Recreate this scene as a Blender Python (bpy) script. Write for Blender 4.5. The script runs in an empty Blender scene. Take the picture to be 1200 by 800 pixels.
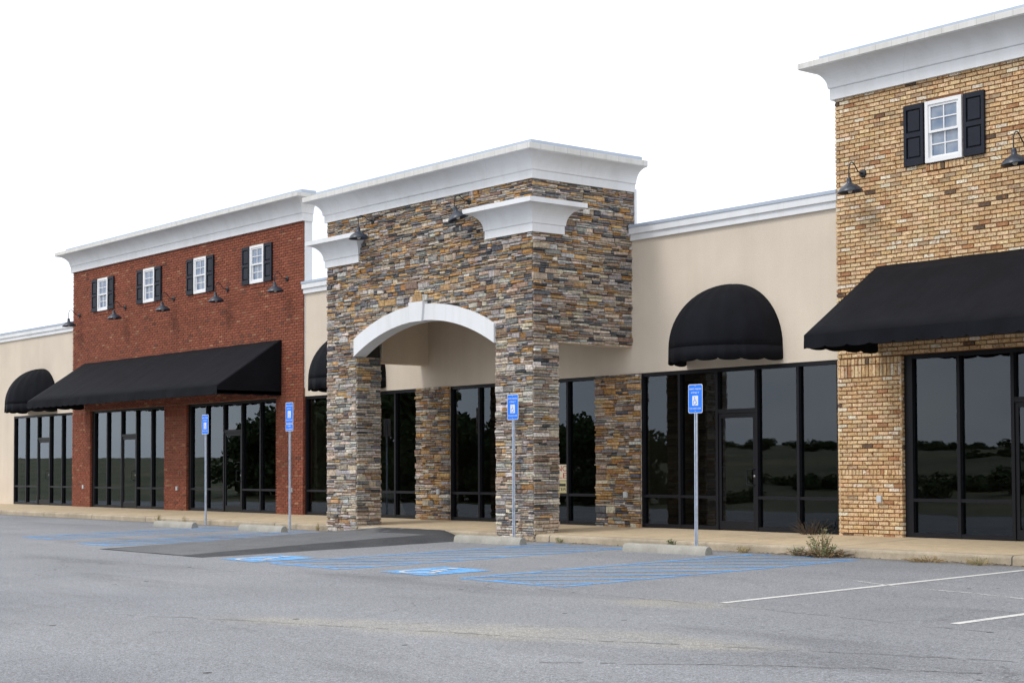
import bpy, bmesh, math, random
from mathutils import Vector, Matrix
random.seed(7)
SC = bpy.context.scene
COL = SC.collection
R_ = math.radians

# ------------------------------------------------------------------ materials
def mat(name):
    m = bpy.data.materials.new(name); m.use_nodes = True
    nt = m.node_tree; nt.nodes.clear()
    out = nt.nodes.new('ShaderNodeOutputMaterial')
    b = nt.nodes.new('ShaderNodeBsdfPrincipled')
    nt.links.new(b.outputs[0], out.inputs[0])
    return m, nt, b, out
def nd(nt, t, **kw):
    n = nt.nodes.new(t)
    for k, v in kw.items(): setattr(n, k, v)
    return n
def inp(nt, sock, v):
    if hasattr(v, 'links') or isinstance(v, bpy.types.NodeSocket): nt.links.new(v, sock)
    else: sock.default_value = v
def coords(nt, scale=(1, 1, 1)):
    tc = nd(nt, 'ShaderNodeTexCoord'); mp = nd(nt, 'ShaderNodeMapping')
    nt.links.new(tc.outputs['Object'], mp.inputs[0]); mp.inputs['Scale'].default_value = scale
    return mp.outputs[0]
def noise(nt, scale, detail=3, vec=None, rough=.55, dist=0):
    n = nd(nt, 'ShaderNodeTexNoise')
    n.inputs['Scale'].default_value = scale; n.inputs['Detail'].default_value = detail
    n.inputs['Roughness'].default_value = rough; n.inputs['Distortion'].default_value = dist
    nt.links.new(vec if vec is not None else coords(nt), n.inputs['Vector'])
    return n.outputs['Fac']
def ramp(nt, fac, stops, interp='LINEAR'):
    r = nd(nt, 'ShaderNodeValToRGB'); r.color_ramp.interpolation = interp
    el = r.color_ramp.elements
    while len(el) < len(stops): el.new(.5)
    for e, (p, c) in zip(el, stops):
        e.position = p; e.color = (*c, 1) if len(c) == 3 else c
    nt.links.new(fac, r.inputs[0]); return r.outputs[0]
def g(v): return (v, v, v)
def mix(nt, a, b, fac, mode='MIX'):
    m = nd(nt, 'ShaderNodeMix', data_type='RGBA', blend_type=mode)
    inp(nt, m.inputs[0], fac)
    for s, v in ((m.inputs[6], a), (m.inputs[7], b)):
        if isinstance(v, tuple): s.default_value = (*v, 1) if len(v) == 3 else v
        else: nt.links.new(v, s)
    return m.outputs[2]
def mth(nt, op, a, b=0.0, c=None, clamp=False):
    m = nd(nt, 'ShaderNodeMath', operation=op, use_clamp=clamp)
    inp(nt, m.inputs[0], a); inp(nt, m.inputs[1], b)
    if c is not None: inp(nt, m.inputs[2], c)
    return m.outputs[0]
def bump(nt, b, h, strength=.3, dist=.01):
    n = nd(nt, 'ShaderNodeBump'); n.inputs['Strength'].default_value = strength; n.inputs['Distance'].default_value = dist
    nt.links.new(h, n.inputs['Height']); nt.links.new(n.outputs[0], b.inputs['Normal'])
def setc(nt, b, c):
    if isinstance(c, tuple): b.inputs['Base Color'].default_value = (*c, 1)
    else: nt.links.new(c, b.inputs['Base Color'])

def plain(name, c, rough=.6, var=.12, scale=3, fine=0, metal=0, bmp=0, bscale=60):
    m, nt, b, o = mat(name)
    col = mix(nt, c, ramp(nt, noise(nt, scale, 5), [(.3, g(1 - var)), (.7, g(1 + var))]), 1.0, 'MULTIPLY')
    if fine: col = mix(nt, col, ramp(nt, noise(nt, 70, 3), [(.3, g(1 - fine)), (.7, g(1 + fine))]), 1.0, 'MULTIPLY')
    setc(nt, b, col); b.inputs['Roughness'].default_value = rough; b.inputs['Metallic'].default_value = metal
    if bmp: bump(nt, b, noise(nt, bscale, 4), bmp, .004)
    return m

def attr_mat(name, speck=None, var=.35, vscale=26, rough=.85, bmp=.5):
    """stones and bricks: each one's own colour comes from its attribute"""
    m, nt, b, o = mat(name)
    a = nd(nt, 'ShaderNodeAttribute', attribute_name='col', attribute_type='GEOMETRY')
    n1 = noise(nt, vscale, 4)
    c = mix(nt, a.outputs['Color'], ramp(nt, n1, [(.3, g(1 - var)), (.72, g(1 + var))]), 1.0, 'MULTIPLY')
    c = mix(nt, c, ramp(nt, noise(nt, 1.1, 4), [(.32, g(.92)), (.7, g(1.07))]), 1.0, 'MULTIPLY')
    if speck:
        s = ramp(nt, noise(nt, 17, 5, rough=.7), [(.54, g(0)), (.66, g(1))])
        c = mix(nt, c, speck, s)
    setc(nt, b, c); b.inputs['Roughness'].default_value = rough
    b.inputs['Specular IOR Level'].default_value = .25
    bump(nt, b, noise(nt, 45, 5, rough=.65), bmp, .012)
    return m

M = {}
M['stone'] = attr_mat('ledge_stone', var=.4, vscale=22, bmp=.6)
M['stone_joint'] = plain('stone_joint', (.03, .026, .022), .95)
M['tan_brick'] = attr_mat('tan_brick', speck=(.30, .135, .055), var=.36, vscale=40)
M['tan_mortar'] = plain('tan_mortar', (.235, .112, .053), .95, .25, 6)
M['red_brick'] = attr_mat('red_brick', speck=(.19, .052, .030), var=.2, vscale=30)
M['red_mortar'] = plain('red_mortar', (.30, .17, .1), .95, .25, 6)
def stucco():
    m, nt, b, o = mat('stucco')
    c = mix(nt, (.665, .58, .48), ramp(nt, noise(nt, .7, 6, rough=.6), [(.3, g(.92)), (.7, g(1.05))]), 1.0, 'MULTIPLY')
    st = noise(nt, 1.0, 5, coords(nt, (2.2, 2.2, .16)))
    c = mix(nt, c, ramp(nt, st, [(.3, (.945, .94, .93)), (.6, g(1.0))]), 1.0, 'MULTIPLY')
    c = mix(nt, c, ramp(nt, noise(nt, 55, 3), [(.3, g(.92)), (.7, g(1.08))]), 1.0, 'MULTIPLY')
    setc(nt, b, c); b.inputs['Roughness'].default_value = .92; b.inputs['Specular IOR Level'].default_value = .2
    bump(nt, b, noise(nt, 90, 4), .35, .004)
    return m
M['stucco'] = stucco()
def trim(name, c, streak=.0):
    m, nt, b, o = mat(name)
    col = mix(nt, c, ramp(nt, noise(nt, .8, 5), [(.3, g(.95)), (.7, g(1.03))]), 1.0, 'MULTIPLY')
    if streak:
        s = noise(nt, 1, 5, coords(nt, (5.5, 5.5, .5)), rough=.7)
        col = mix(nt, col, ramp(nt, s, [(.36, (1 - streak, 1 - streak * 1.05, 1 - streak * 1.15)), (.58, g(1.0))]), 1.0, 'MULTIPLY')
    x = nd(nt, 'ShaderNodeSeparateXYZ'); nt.links.new(coords(nt), x.inputs[0])
    per, wd, kk = (.305, .012, .80) if streak else (2.44, .0022, .62)
    fr = mth(nt, 'FRACT', mth(nt, 'DIVIDE', mth(nt, 'ADD', x.outputs[0], x.outputs[1]), per))
    col = mix(nt, col, mix(nt, col, g(kk), 1.0, 'MULTIPLY'), mth(nt, 'LESS_THAN', fr, wd / per))
    st = noise(nt, 1.0, 5, coords(nt, (3.2, 3.2, .22)), .65)
    col = mix(nt, col, ramp(nt, st, [(.34, (.93, .925, .91)), (.55, g(1.0))]), 1.0, 'MULTIPLY')
    setc(nt, b, col); b.inputs['Roughness'].default_value = .75; b.inputs['Specular IOR Level'].default_value = .3
    bump(nt, b, noise(nt, 110, 3), .18, .003)
    return m
M['trim'] = trim('white_trim', (.76, .77, .79))
M['trim_top'] = trim('white_trim_weathered', (.71, .70, .68), .10)
M['coping'] = plain('coping_metal', (.40, .46, .55), .5, .06, 2)
M['fabric'] = plain('awning_fabric', (.0058, .0062, .0092), .85, .25, 2.2, .15, bmp=.2, bscale=220)
_nt = M['fabric'].node_tree; _b = _nt.nodes['Principled BSDF']; _b.inputs['Specular IOR Level'].default_value = .14
_bn = nd(_nt, 'ShaderNodeBump'); _bn.inputs['Strength'].default_value = .35; _bn.inputs['Distance'].default_value = .05
_nt.links.new(noise(_nt, 1.0, 4, coords(_nt, (3.2, .5, .5)), .6), _bn.inputs['Height']); _nt.links.new(_bn.outputs[0], _b.inputs['Normal'])
M['frame'] = plain('dark_aluminium', (.008, .0083, .0115), .42, .12, 4)
M['frame'].node_tree.nodes['Principled BSDF'].inputs['Specular IOR Level'].default_value = .22
M['handle'] = plain('brushed_metal', (.35, .35, .36), .35, .1, 5, metal=.8)
M['lamp'] = plain('lamp_enamel', (.028, .036, .052), .34, .25, 9)
M['iron'] = plain('black_iron', (.012, .013, .016), .5, .2, 9)
M['bulb'] = plain('bulb_glass', (.6, .58, .52), .2, .05)
M['window_white'] = plain('window_vinyl', (.80, .80, .81), .45, .04)
M['shutter'] = plain('shutter_paint', (.011, .014, .024), .55, .12, 5)
M['shutter'].node_tree.nodes['Principled BSDF'].inputs['Specular IOR Level'].default_value = .25
M['outlet'] = plain('outlet_plastic', (.5, .52, .54), .5, .06)
M['galv'] = plain('galvanised_steel', (.50, .56, .66), .38, .2, 12, metal=.35)
M['sign_blue'] = plain('sign_blue', (.0, .185, .86), .5, .06, 5)
M['sign_white'] = plain('sign_white', (.72, .74, .76), .35, .06, 5)
M['sign_cream'] = plain('sign_cream', (.75, .68, .52), .6, .06, 5)
M['sign_yellow'] = plain('sign_yellow', (.6, .52, .28), .6, .06, 5)
M['sign_red'] = plain('sign_red', (.5, .05, .025), .6, .06, 5)
M['ink'] = plain('sign_ink', (.02, .02, .02), .6, .06, 5)
M['inner_wall'] = plain('inner_wall', (.22, .21, .2), .9, .1, 1)
M['block'] = plain('painted_block', (.42, .38, .32), .9, .1, 1)
M['roofing'] = plain('roofing', (.3, .3, .3), .9, .15, 1)

def concrete(name, c, dark=.25, joint=False):
    m, nt, b, o = mat(name)
    v = coords(nt)
    col = mix(nt, c, ramp(nt, noise(nt, .55, 6, v, .65), [(.3, g(1 - dark)), (.7, g(1.08))]), 1.0, 'MULTIPLY')
    col = mix(nt, col, ramp(nt, noise(nt, 5, 6, v, .7), [(.32, g(.84)), (.66, g(1.07))]), 1.0, 'MULTIPLY')
    col = mix(nt, col, ramp(nt, noise(nt, 60, 3, v), [(.3, g(.87)), (.7, g(1.1))]), 1.0, 'MULTIPLY')
    if joint:
        x = nd(nt, 'ShaderNodeSeparateXYZ'); nt.links.new(v, x.inputs[0])
        fr = mth(nt, 'FRACT', mth(nt, 'DIVIDE', x.outputs[0], 3.05))
        col = mix(nt, col, g(.06), mth(nt, 'LESS_THAN', fr, .006))
    setc(nt, b, col); b.inputs['Roughness'].default_value = .9; b.inputs['Specular IOR Level'].default_value = .25
    bump(nt, b, noise(nt, 80, 4, v), .3, .004)
    return m
M['walk'] = concrete('sidewalk_concrete', (.55, .435, .29), .12, True)
M['kerb'] = concrete('kerb_concrete', (.50, .42, .31), .42, True)
M['stop'] = concrete('wheel_stop_concrete', (.40, .385, .34), .3)

def asphalt():
    m, nt, b, o = mat('asphalt')
    v = coords(nt)
    col = ramp(nt, noise(nt, .22, 6, v, .6), [(.3, (.194, .199, .212)), (.5, (.232, .237, .249)), (.7, (.260, .264, .275))])
    # broad tyre-polished bands running along the lane
    band = noise(nt, 1, 4, coords(nt, (.05, .45, 1)), .6)
    col = mix(nt, col, ramp(nt, band, [(.35, g(.93)), (.62, g(1.04))]), 1.0, 'MULTIPLY')
    # sandy deposits
    sx = nd(nt, 'ShaderNodeSeparateXYZ'); nt.links.new(v, sx.inputs[0])
    tot = None
    for cx, cy, rx, ry, ang in ((-11.3, 9.05, 2.3, .75, .35), (-11.95, 11.8, 1.2, .5, .25), (-19.3, 15.6, .9, .35, .3), (-9.6, 9.5, 1.3, .5, .3), (-13.2, 8.4, 1.6, .5, .35)):
        ca, sa = math.cos(ang), math.sin(ang)
        dx = mth(nt, 'SUBTRACT', sx.outputs[0], cx); dy = mth(nt, 'SUBTRACT', sx.outputs[1], cy)
        p = mth(nt, 'ADD', mth(nt, 'MULTIPLY', dx, ca / rx), mth(nt, 'MULTIPLY', dy, sa / rx))
        q = mth(nt, 'ADD', mth(nt, 'MULTIPLY', dx, -sa / ry), mth(nt, 'MULTIPLY', dy, ca / ry))
        d = mth(nt, 'ADD', mth(nt, 'MULTIPLY', p, p), mth(nt, 'MULTIPLY', q, q))
        w = mth(nt, 'SUBTRACT', 1.0, d, clamp=True)
        tot = w if tot is None else mth(nt, 'MAXIMUM', tot, w)
    pn = noise(nt, 1.6, 6, v, .7)
    tot = mth(nt, 'MULTIPLY', tot, mth(nt, 'MULTIPLY_ADD', pn, 2.2, -.5), clamp=True)
    col = mix(nt, col, (.37, .34, .28), mth(nt, 'MULTIPLY', tot, .75))
    # dust along the kerb
    kd = mth(nt, 'MULTIPLY', mth(nt, 'SUBTRACT', sx.outputs[1], 17.72), 2.6, clamp=True)
    col = mix(nt, col, (.16, .125, .085), mth(nt, 'MULTIPLY', kd, mth(nt, 'MULTIPLY_ADD', pn, 1.9, -.45), clamp=True))
    # aggregate
    col = mix(nt, col, ramp(nt, noise(nt, 30, 4, v, .75), [(.28, g(.6)), (.72, g(1.38))]), 1.0, 'MULTIPLY')
    col = mix(nt, col, ramp(nt, noise(nt, 110, 2, v), [(.33, g(.72)), (.7, g(1.28))]), 1.0, 'MULTIPLY')
    col = mix(nt, col, ramp(nt, noise(nt, 75, 2, v, .8), [(.34, g(.58)), (.5, g(1.0)), (.66, g(1.5))]), 1.0, 'MULTIPLY')
    # darker worn bands and damp-looking stains
    st2 = noise(nt, 1, 5, coords(nt, (.16, .7, 1)), .65)
    col = mix(nt, col, ramp(nt, st2, [(.33, g(.80)), (.46, g(1.0))]), 1.0, 'MULTIPLY')
    # dark spots: oil and missing stones
    sp = nd(nt, 'ShaderNodeTexVoronoi'); sp.inputs['Scale'].default_value = 1.25; sp.inputs['Randomness'].default_value = 1
    nt.links.new(v, sp.inputs['Vector'])
    col = mix(nt, col, (.035, .034, .032), mth(nt, 'LESS_THAN', sp.outputs['Distance'], .045))
    # cracks
    wv = nd(nt, 'ShaderNodeVectorMath', operation='ADD')
    nz = nd(nt, 'ShaderNodeTexNoise'); nz.inputs['Scale'].default_value = .7; nz.inputs['Detail'].default_value = 6
    nt.links.new(v, nz.inputs['Vector'])
    sc = nd(nt, 'ShaderNodeVectorMath', operation='SCALE'); sc.inputs['Scale'].default_value = 1.4
    nt.links.new(nz.outputs['Color'], sc.inputs[0]); nt.links.new(v, wv.inputs[0]); nt.links.new(sc.outputs[0], wv.inputs[1])
    vo = nd(nt, 'ShaderNodeTexVoronoi', feature='DISTANCE_TO_EDGE'); vo.inputs['Scale'].default_value = .16
    nt.links.new(wv.outputs[0], vo.inputs['Vector'])
    ck = mth(nt, 'MULTIPLY', mth(nt, 'LESS_THAN', vo.outputs['Distance'], .0016), .32)
    col = mix(nt, col, (.055, .054, .052), ck)
    setc(nt, b, col); b.inputs['Roughness'].default_value = .88; b.inputs['Specular IOR Level'].default_value = .3
    bump(nt, b, noise(nt, 60, 5, v, .7), .55, .012)
    return m
M['asphalt'] = asphalt()
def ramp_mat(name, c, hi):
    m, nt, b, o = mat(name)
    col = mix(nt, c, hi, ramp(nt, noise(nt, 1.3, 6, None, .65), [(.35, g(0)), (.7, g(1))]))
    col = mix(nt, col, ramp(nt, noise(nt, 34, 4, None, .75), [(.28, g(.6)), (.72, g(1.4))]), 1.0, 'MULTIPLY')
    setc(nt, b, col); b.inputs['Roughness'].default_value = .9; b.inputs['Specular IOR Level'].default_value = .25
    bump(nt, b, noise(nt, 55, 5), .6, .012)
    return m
M['ramp_top'] = ramp_mat('grey_ramp_asphalt', (.125, .127, .132), (.165, .167, .172))
M['ramp_dark'] = ramp_mat('dark_ramp_asphalt', (.052, .053, .057), (.075, .076, .08))  # darker tone for both sides and the end at the sidewalk
def paint(name, c, wear):
    m, nt, b, o = mat(name)
    setc(nt, b, mix(nt, c, ramp(nt, noise(nt, 30, 4, None, .7), [(.3, g(.78)), (.7, g(1.15))]), 1.0, 'MULTIPLY'))
    b.inputs['Roughness'].default_value = .75
    t = nd(nt, 'ShaderNodeBsdfTransparent'); mx = nd(nt, 'ShaderNodeMixShader')
    w = mth(nt, 'MULTIPLY_ADD', noise(nt, 2.2, 6, None, .7), .55, mth(nt, 'MULTIPLY', noise(nt, 40, 4, None, .75), .6))
    f = ramp(nt, w, [(wear - .05, g(0)), (wear + .10, g(1))])
    nt.links.new(f, mx.inputs[0]); nt.links.new(t.outputs[0], mx.inputs[1]); nt.links.new(b.outputs[0], mx.inputs[2])
    nt.links.new(mx.outputs[0], o.inputs[0])
    return m
M['blue_paint'] = paint('blue_road_paint', (.12, .37, .74), .485)
M['blue_square'] = paint('blue_symbol_paint', (.14, .39, .74), .475)
M['white_paint'] = paint('white_road_paint', (.62, .61, .58), .44)
M['white_faded'] = paint('faded_white_road_paint', (.55, .55, .53), .55)

def glass(name, tint, boost=1.0, blue=None):
    m, nt, b, o = mat(name)
    nt.nodes.remove(b)
    gl = nd(nt, 'ShaderNodeBsdfGlossy'); gl.inputs['Roughness'].default_value = .0
    gl.inputs['Color'].default_value = (.80, .90, 1.0, 1)
    # slightly wavy panes
    nb = nd(nt, 'ShaderNodeBump'); nb.inputs['Strength'].default_value = .03; nb.inputs['Distance'].default_value = .02
    nt.links.new(noise(nt, 1.1, 2), nb.inputs['Height']); nt.links.new(nb.outputs[0], gl.inputs['Normal'])
    tr = nd(nt, 'ShaderNodeBsdfTransparent'); tr.inputs['Color'].default_value = (*tint, 1)
    fr = nd(nt, 'ShaderNodeFresnel'); fr.inputs['IOR'].default_value = 1.5
    ge = nd(nt, 'ShaderNodeNewGeometry')
    f = mth(nt, 'MULTIPLY', mth(nt, 'MULTIPLY', fr.outputs[0], boost, clamp=True), mth(nt, 'SUBTRACT', 1.0, ge.outputs['Backfacing']))
    mx = nd(nt, 'ShaderNodeMixShader')
    nt.links.new(f, mx.inputs[0]); nt.links.new(tr.outputs[0], mx.inputs[1]); nt.links.new(gl.outputs[0], mx.inputs[2])
    nt.links.new(mx.outputs[0], o.inputs[0])
    return m
M['glass'] = glass('tinted_glass', (.45, .45, .44), 1.5)
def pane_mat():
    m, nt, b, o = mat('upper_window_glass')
    c = ramp(nt, noise(nt, 2.3, 3), [(.35, (.08, .14, .25)), (.65, (.30, .35, .41))])  # sky reflection painted into the pane colour as pale and blue patches
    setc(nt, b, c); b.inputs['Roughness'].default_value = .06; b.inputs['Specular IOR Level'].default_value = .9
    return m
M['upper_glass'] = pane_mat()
def leaf(name, c, var=.35):
    m, nt, b, o = mat(name)
    setc(nt, b, mix(nt, c, ramp(nt, noise(nt, 9, 3), [(.3, g(1 - var)), (.7, g(1 + var))]), 1.0, 'MULTIPLY'))
    b.inputs['Roughness'].default_value = .7; b.inputs['Specular IOR Level'].default_value = .2
    return m
M['leaf'] = leaf('tree_leaves', (.05, .078, .024))
M['bark'] = leaf('bark', (.06, .045, .03))
M['weed_leaf'] = leaf('weed_leaves', (.19, .215, .11))
M['weed_dry'] = leaf('dry_stems', (.25, .17, .08))
M['weed_brown'] = leaf('brown_stems', (.085, .062, .042))
M['straw'] = leaf('straw', (.34, .27, .14))
M['field'] = leaf('field_grass', (.075, .08, .03))
_nt = M['field'].node_tree; _b = _nt.nodes['Principled BSDF']
_c = mix(_nt, ramp(_nt, noise(_nt, .09, 7, None, .7), [(.35, (.035, .045, .016)), (.5, (.085, .09, .036)), (.62, (.15, .125, .06))]), ramp(_nt, noise(_nt, .8, 5, None, .7), [(.3, g(.6)), (.7, g(1.35))]), 1.0, 'MULTIPLY')
setc(_nt, _b, _c)

# ------------------------------------------------------------------ mesh building
class MB:
    def __init__(s): s.v = []; s.f = []; s.m = []; s.c = []; s.cur = (1, 1, 1); s.sm = []
    def add(s, vs, fs, mi=0, smooth=False):
        o = len(s.v); s.v += [tuple(p) for p in vs]; s.c += [s.cur] * len(vs)
        s.f += [tuple(i + o for i in f) for f in fs]; s.m += [mi] * len(fs); s.sm += [smooth] * len(fs)
    def box(s, x0, x1, y0, y1, z0, z1, mi=0, skip=''):
        vs = [(x0, y0, z0), (x1, y0, z0), (x1, y1, z0), (x0, y1, z0), (x0, y0, z1), (x1, y0, z1), (x1, y1, z1), (x0, y1, z1)]
        fs = dict(b=(0, 3, 2, 1), t=(4, 5, 6, 7), f=(0, 1, 5, 4), r=(1, 2, 6, 5), k=(2, 3, 7, 6), l=(3, 0, 4, 7))
        s.add(vs, [fs[k] for k in fs if k not in skip], mi)
    def bevbox(s, x0, x1, y0, y1, z0, z1, b=.006, mi=0):
        bm = bmesh.new(); bmesh.ops.create_cube(bm, size=1)
        for v in bm.verts: v.co = Vector((x0 + (v.co.x + .5) * (x1 - x0), y0 + (v.co.y + .5) * (y1 - y0), z0 + (v.co.z + .5) * (z1 - z0)))
        bmesh.ops.bevel(bm, geom=bm.edges[:], offset=b, segments=2, affect='EDGES', profile=.5)
        bm.verts.index_update(); s.add([v.co for v in bm.verts], [[v.index for v in f.verts] for f in bm.faces], mi); bm.free()
    def tube(s, pts, r, n=8, mi=0, caps=True, smooth=True):
        pts = [Vector(p) for p in pts]; rs = r if isinstance(r, (list, tuple)) else [r] * len(pts)
        vs = []; up = None
        for i, p in enumerate(pts):
            t = (pts[min(i + 1, len(pts) - 1)] - pts[max(i - 1, 0)]).normalized()
            if up is None: up = t.orthogonal().normalized()
            up = (up - t * up.dot(t))
            up = up.normalized() if up.length > 1e-6 else t.orthogonal().normalized()
            w = t.cross(up)
            for k in range(n):
                a = 2 * math.pi * k / n; vs.append(p + (up * math.cos(a) + w * math.sin(a)) * rs[i])
        fs = [(i * n + k, i * n + (k + 1) % n, (i + 1) * n + (k + 1) % n, (i + 1) * n + k) for i in range(len(pts) - 1) for k in range(n)]
        s.add(vs, fs, mi, smooth)
        if caps: s.add(vs[:n], [tuple(range(n))[::-1]], mi); s.add(vs[-n:], [tuple(range(n))], mi)
    def lathe(s, prof, n=24, M4=None, mi=0, smooth=True):
        vs = []
        for r, z in prof:
            for k in range(n):
                a = 2 * math.pi * k / n; p = Vector((r * math.cos(a), r * math.sin(a), z)); vs.append(M4 @ p if M4 else p)
        fs = [(i * n + k, i * n + (k + 1) % n, (i + 1) * n + (k + 1) % n, (i + 1) * n + k) for i in range(len(prof) - 1) for k in range(n)]
        s.add(vs, fs, mi, smooth)
    def build(s, name, mats, parent=None, loc=None, colour=False):
        me = bpy.data.meshes.new(name); me.from_pydata(s.v, [], s.f)
        mats = mats if isinstance(mats, (list, tuple)) else [mats]
        for k in mats: me.materials.append(M[k])
        me.polygons.foreach_set('material_index', s.m); me.polygons.foreach_set('use_smooth', s.sm)
        if colour:
            at = me.color_attributes.new('col', 'FLOAT_COLOR', 'POINT')
            flat = []
            for c in s.c: flat += [c[0], c[1], c[2], 1.0]
            at.data.foreach_set('color', flat)
        me.update()
        o = bpy.data.objects.new(name, me); COL.objects.link(o)
        if parent: o.parent = parent
        if loc: o.location = loc
        return o
def fix_normals(o):
    bm = bmesh.new(); bm.from_mesh(o.data); bmesh.ops.recalc_face_normals(bm, faces=bm.faces[:]); bm.to_mesh(o.data); bm.free(); return o
def thing(name, label, cat, loc=(0, 0, 0), rz=0, group=None):
    o = bpy.data.objects.new(name, None); COL.objects.link(o); o.location = loc; o.rotation_euler = (0, 0, rz); o.empty_display_size = .2
    return tag(o, label, cat, group)
def tag(o, label, cat, group=None):
    o['label'] = label; o['category'] = cat
    if group: o['group'] = group
    return o
def struct(o): o['kind'] = 'structure'; return o
def copy_tree(o, parent=None):
    c = o.copy(); COL.objects.link(c)
    if parent: c.parent = parent
    for ch in list(o.children): copy_tree(ch, c)
    return c

def sweep(mb, path, prof, mi=0, mis=None):
    """extrude a profile (out, z) along a polyline in plan; outward is to the right of travel"""
    P = [Vector((x, y)) for x, y in path]; n = len(P); offs = []
    for i in range(n):
        ns = []
        if i > 0: d = (P[i] - P[i - 1]).normalized(); ns.append(Vector((d.y, -d.x)))
        if i < n - 1: d = (P[i + 1] - P[i]).normalized(); ns.append(Vector((d.y, -d.x)))
        if len(ns) == 1: offs.append(ns[0])
        else:
            b = ns[0] + ns[1]; offs.append(b * (2 / b.length_squared))
    k = len(prof)
    for i in range(n - 1):
        a = [(P[i].x + offs[i].x * o, P[i].y + offs[i].y * o, z) for o, z in prof]
        b = [(P[i + 1].x + offs[i + 1].x * o, P[i + 1].y + offs[i + 1].y * o, z) for o, z in prof]
        for j in range(k):
            jj = (j + 1) % k
            mb.add([a[j], b[j], b[jj], a[jj]], [(0, 1, 2, 3)], mis[j] if mis else mi)
    for i, rev in ((0, False), (n - 1, True)):
        a = [(P[i].x + offs[i].x * o, P[i].y + offs[i].y * o, z) for o, z in prof]
        mb.add(a, [tuple(range(k))[::-1] if rev else tuple(range(k))], mi)
def cove(o0, z0, o1, z1, n=10):
    return [(o0 + (o1 - o0) * (1 - math.cos(a)), z0 + (z1 - z0) * math.sin(a)) for a in [math.pi / 2 * i / n for i in range(n + 1)]]

# ------------------------------------------------------------------ layout constants (metres)
YS, YB, YT = 20.49, 20.43, 18.14            # stucco face, brick face, stone tower face
XL, XL2, XR2, XR, YC = -28.33, -27.28, -22.757, -21.744, 18.70
RED0, RED1, TAN0, TAN1 = -46.01, -33.02, -16.89, -3.9
HEAD = 2.99
def lot(y): return .0209 * (y - 18.094)
def walkz(y): return .122 + (y - 18.15) * .0285

# ------------------------------------------------------------------ ground
def build_ground():
    mb = MB()
    xs = [-420, -260, -180, -140, -115, -100, -90, -80, -70, -60, -50, -40, -30, -20, -10, 0, 10, 20, 30, 45, 60, 100, 200, 420]
    ys = [-420, -300, -220, -170, -140, -120, -105, -92, -80, -70, -60, -50, -42, -36, -30, -26, -22, -19, -16.5, -14, -8, 0, 10, 18, 40, 70, 140, 420]
    def h(x, y):
        z = .0209 * (min(max(y, -14), 18.1) - 18.1) - .07
        if y < -14:
            t = min(1, (-14 - y) / 90); z += 4.6 * t * t * (3 - 2 * t)
            z += .8 * math.sin(x * .031 + 1.1) * t + .5 * math.sin(y * .05 + x * .017) * t
            if y < -200: z += (-200 - y) * .012
        return z
    n = len(xs)
    mb.add([(x, y, h(x, y)) for y in ys for x in xs], [(j * n + i, j * n + i + 1, (j + 1) * n + i + 1, (j + 1) * n + i) for j in range(len(ys) - 1) for i in range(n - 1)], 0, True)
    struct(mb.build('ground', 'field'))
    mb = MB()
    for y0, y1 in ((-14, 2), (2, 18.2)):
        mb.add([(-75, y0, lot(y0)), (18, y0, lot(y0)), (18, y1, lot(y1)), (-75, y1, lot(y1))], [(0, 1, 2, 3)])
    struct(mb.build('parking_lot', 'asphalt'))
    # sidewalk: sloping slab, with a rounded kerb at its edge
    mb = MB()
    y0, y1 = 18.32, YS + 1.2
    mb.add([(-58, y0, walkz(y0)), (4, y0, walkz(y0)), (4, y1, walkz(y1)), (-58, y1, walkz(y1))], [(0, 1, 2, 3)])
    struct(mb.build('sidewalk', 'walk'))
    mb = MB()
    pr = [(18.15, -.2), (18.155, .085), (18.162, .108), (18.18, .120), (18.20, walkz(18.2)), (18.318, walkz(18.318)), (18.318, -.2)]
    rnd = random.Random(3)
    for a, b in ((-58, XL - .01), (XL2 + .02, XR2 - .02), (XR + .02, 4)):
        xs = [a + (b - a) * i / max(2, int((b - a) / .4)) for i in range(max(2, int((b - a) / .4)) + 1)]
        ring = []
        for x in xs:
            j = rnd.uniform(-.006, .006)
            ring.append([(x, y + (j if i < 4 else 0), z + (rnd.uniform(-.006, .002) if i in (2, 3) else 0)) for i, (y, z) in enumerate(pr)])
        for p, q in zip(ring, ring[1:]):
            for j in range(len(pr) - 1):
                mb.add([p[j], q[j], q[j + 1], p[j + 1]], [(0, 1, 2, 3)], 0)
        mb.add(ring[0], [tuple(range(len(pr)))[::-1]]); mb.add(ring[-1], [tuple(range(len(pr)))])
    struct(mb.build('kerb', 'kerb'))
build_ground()

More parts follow.
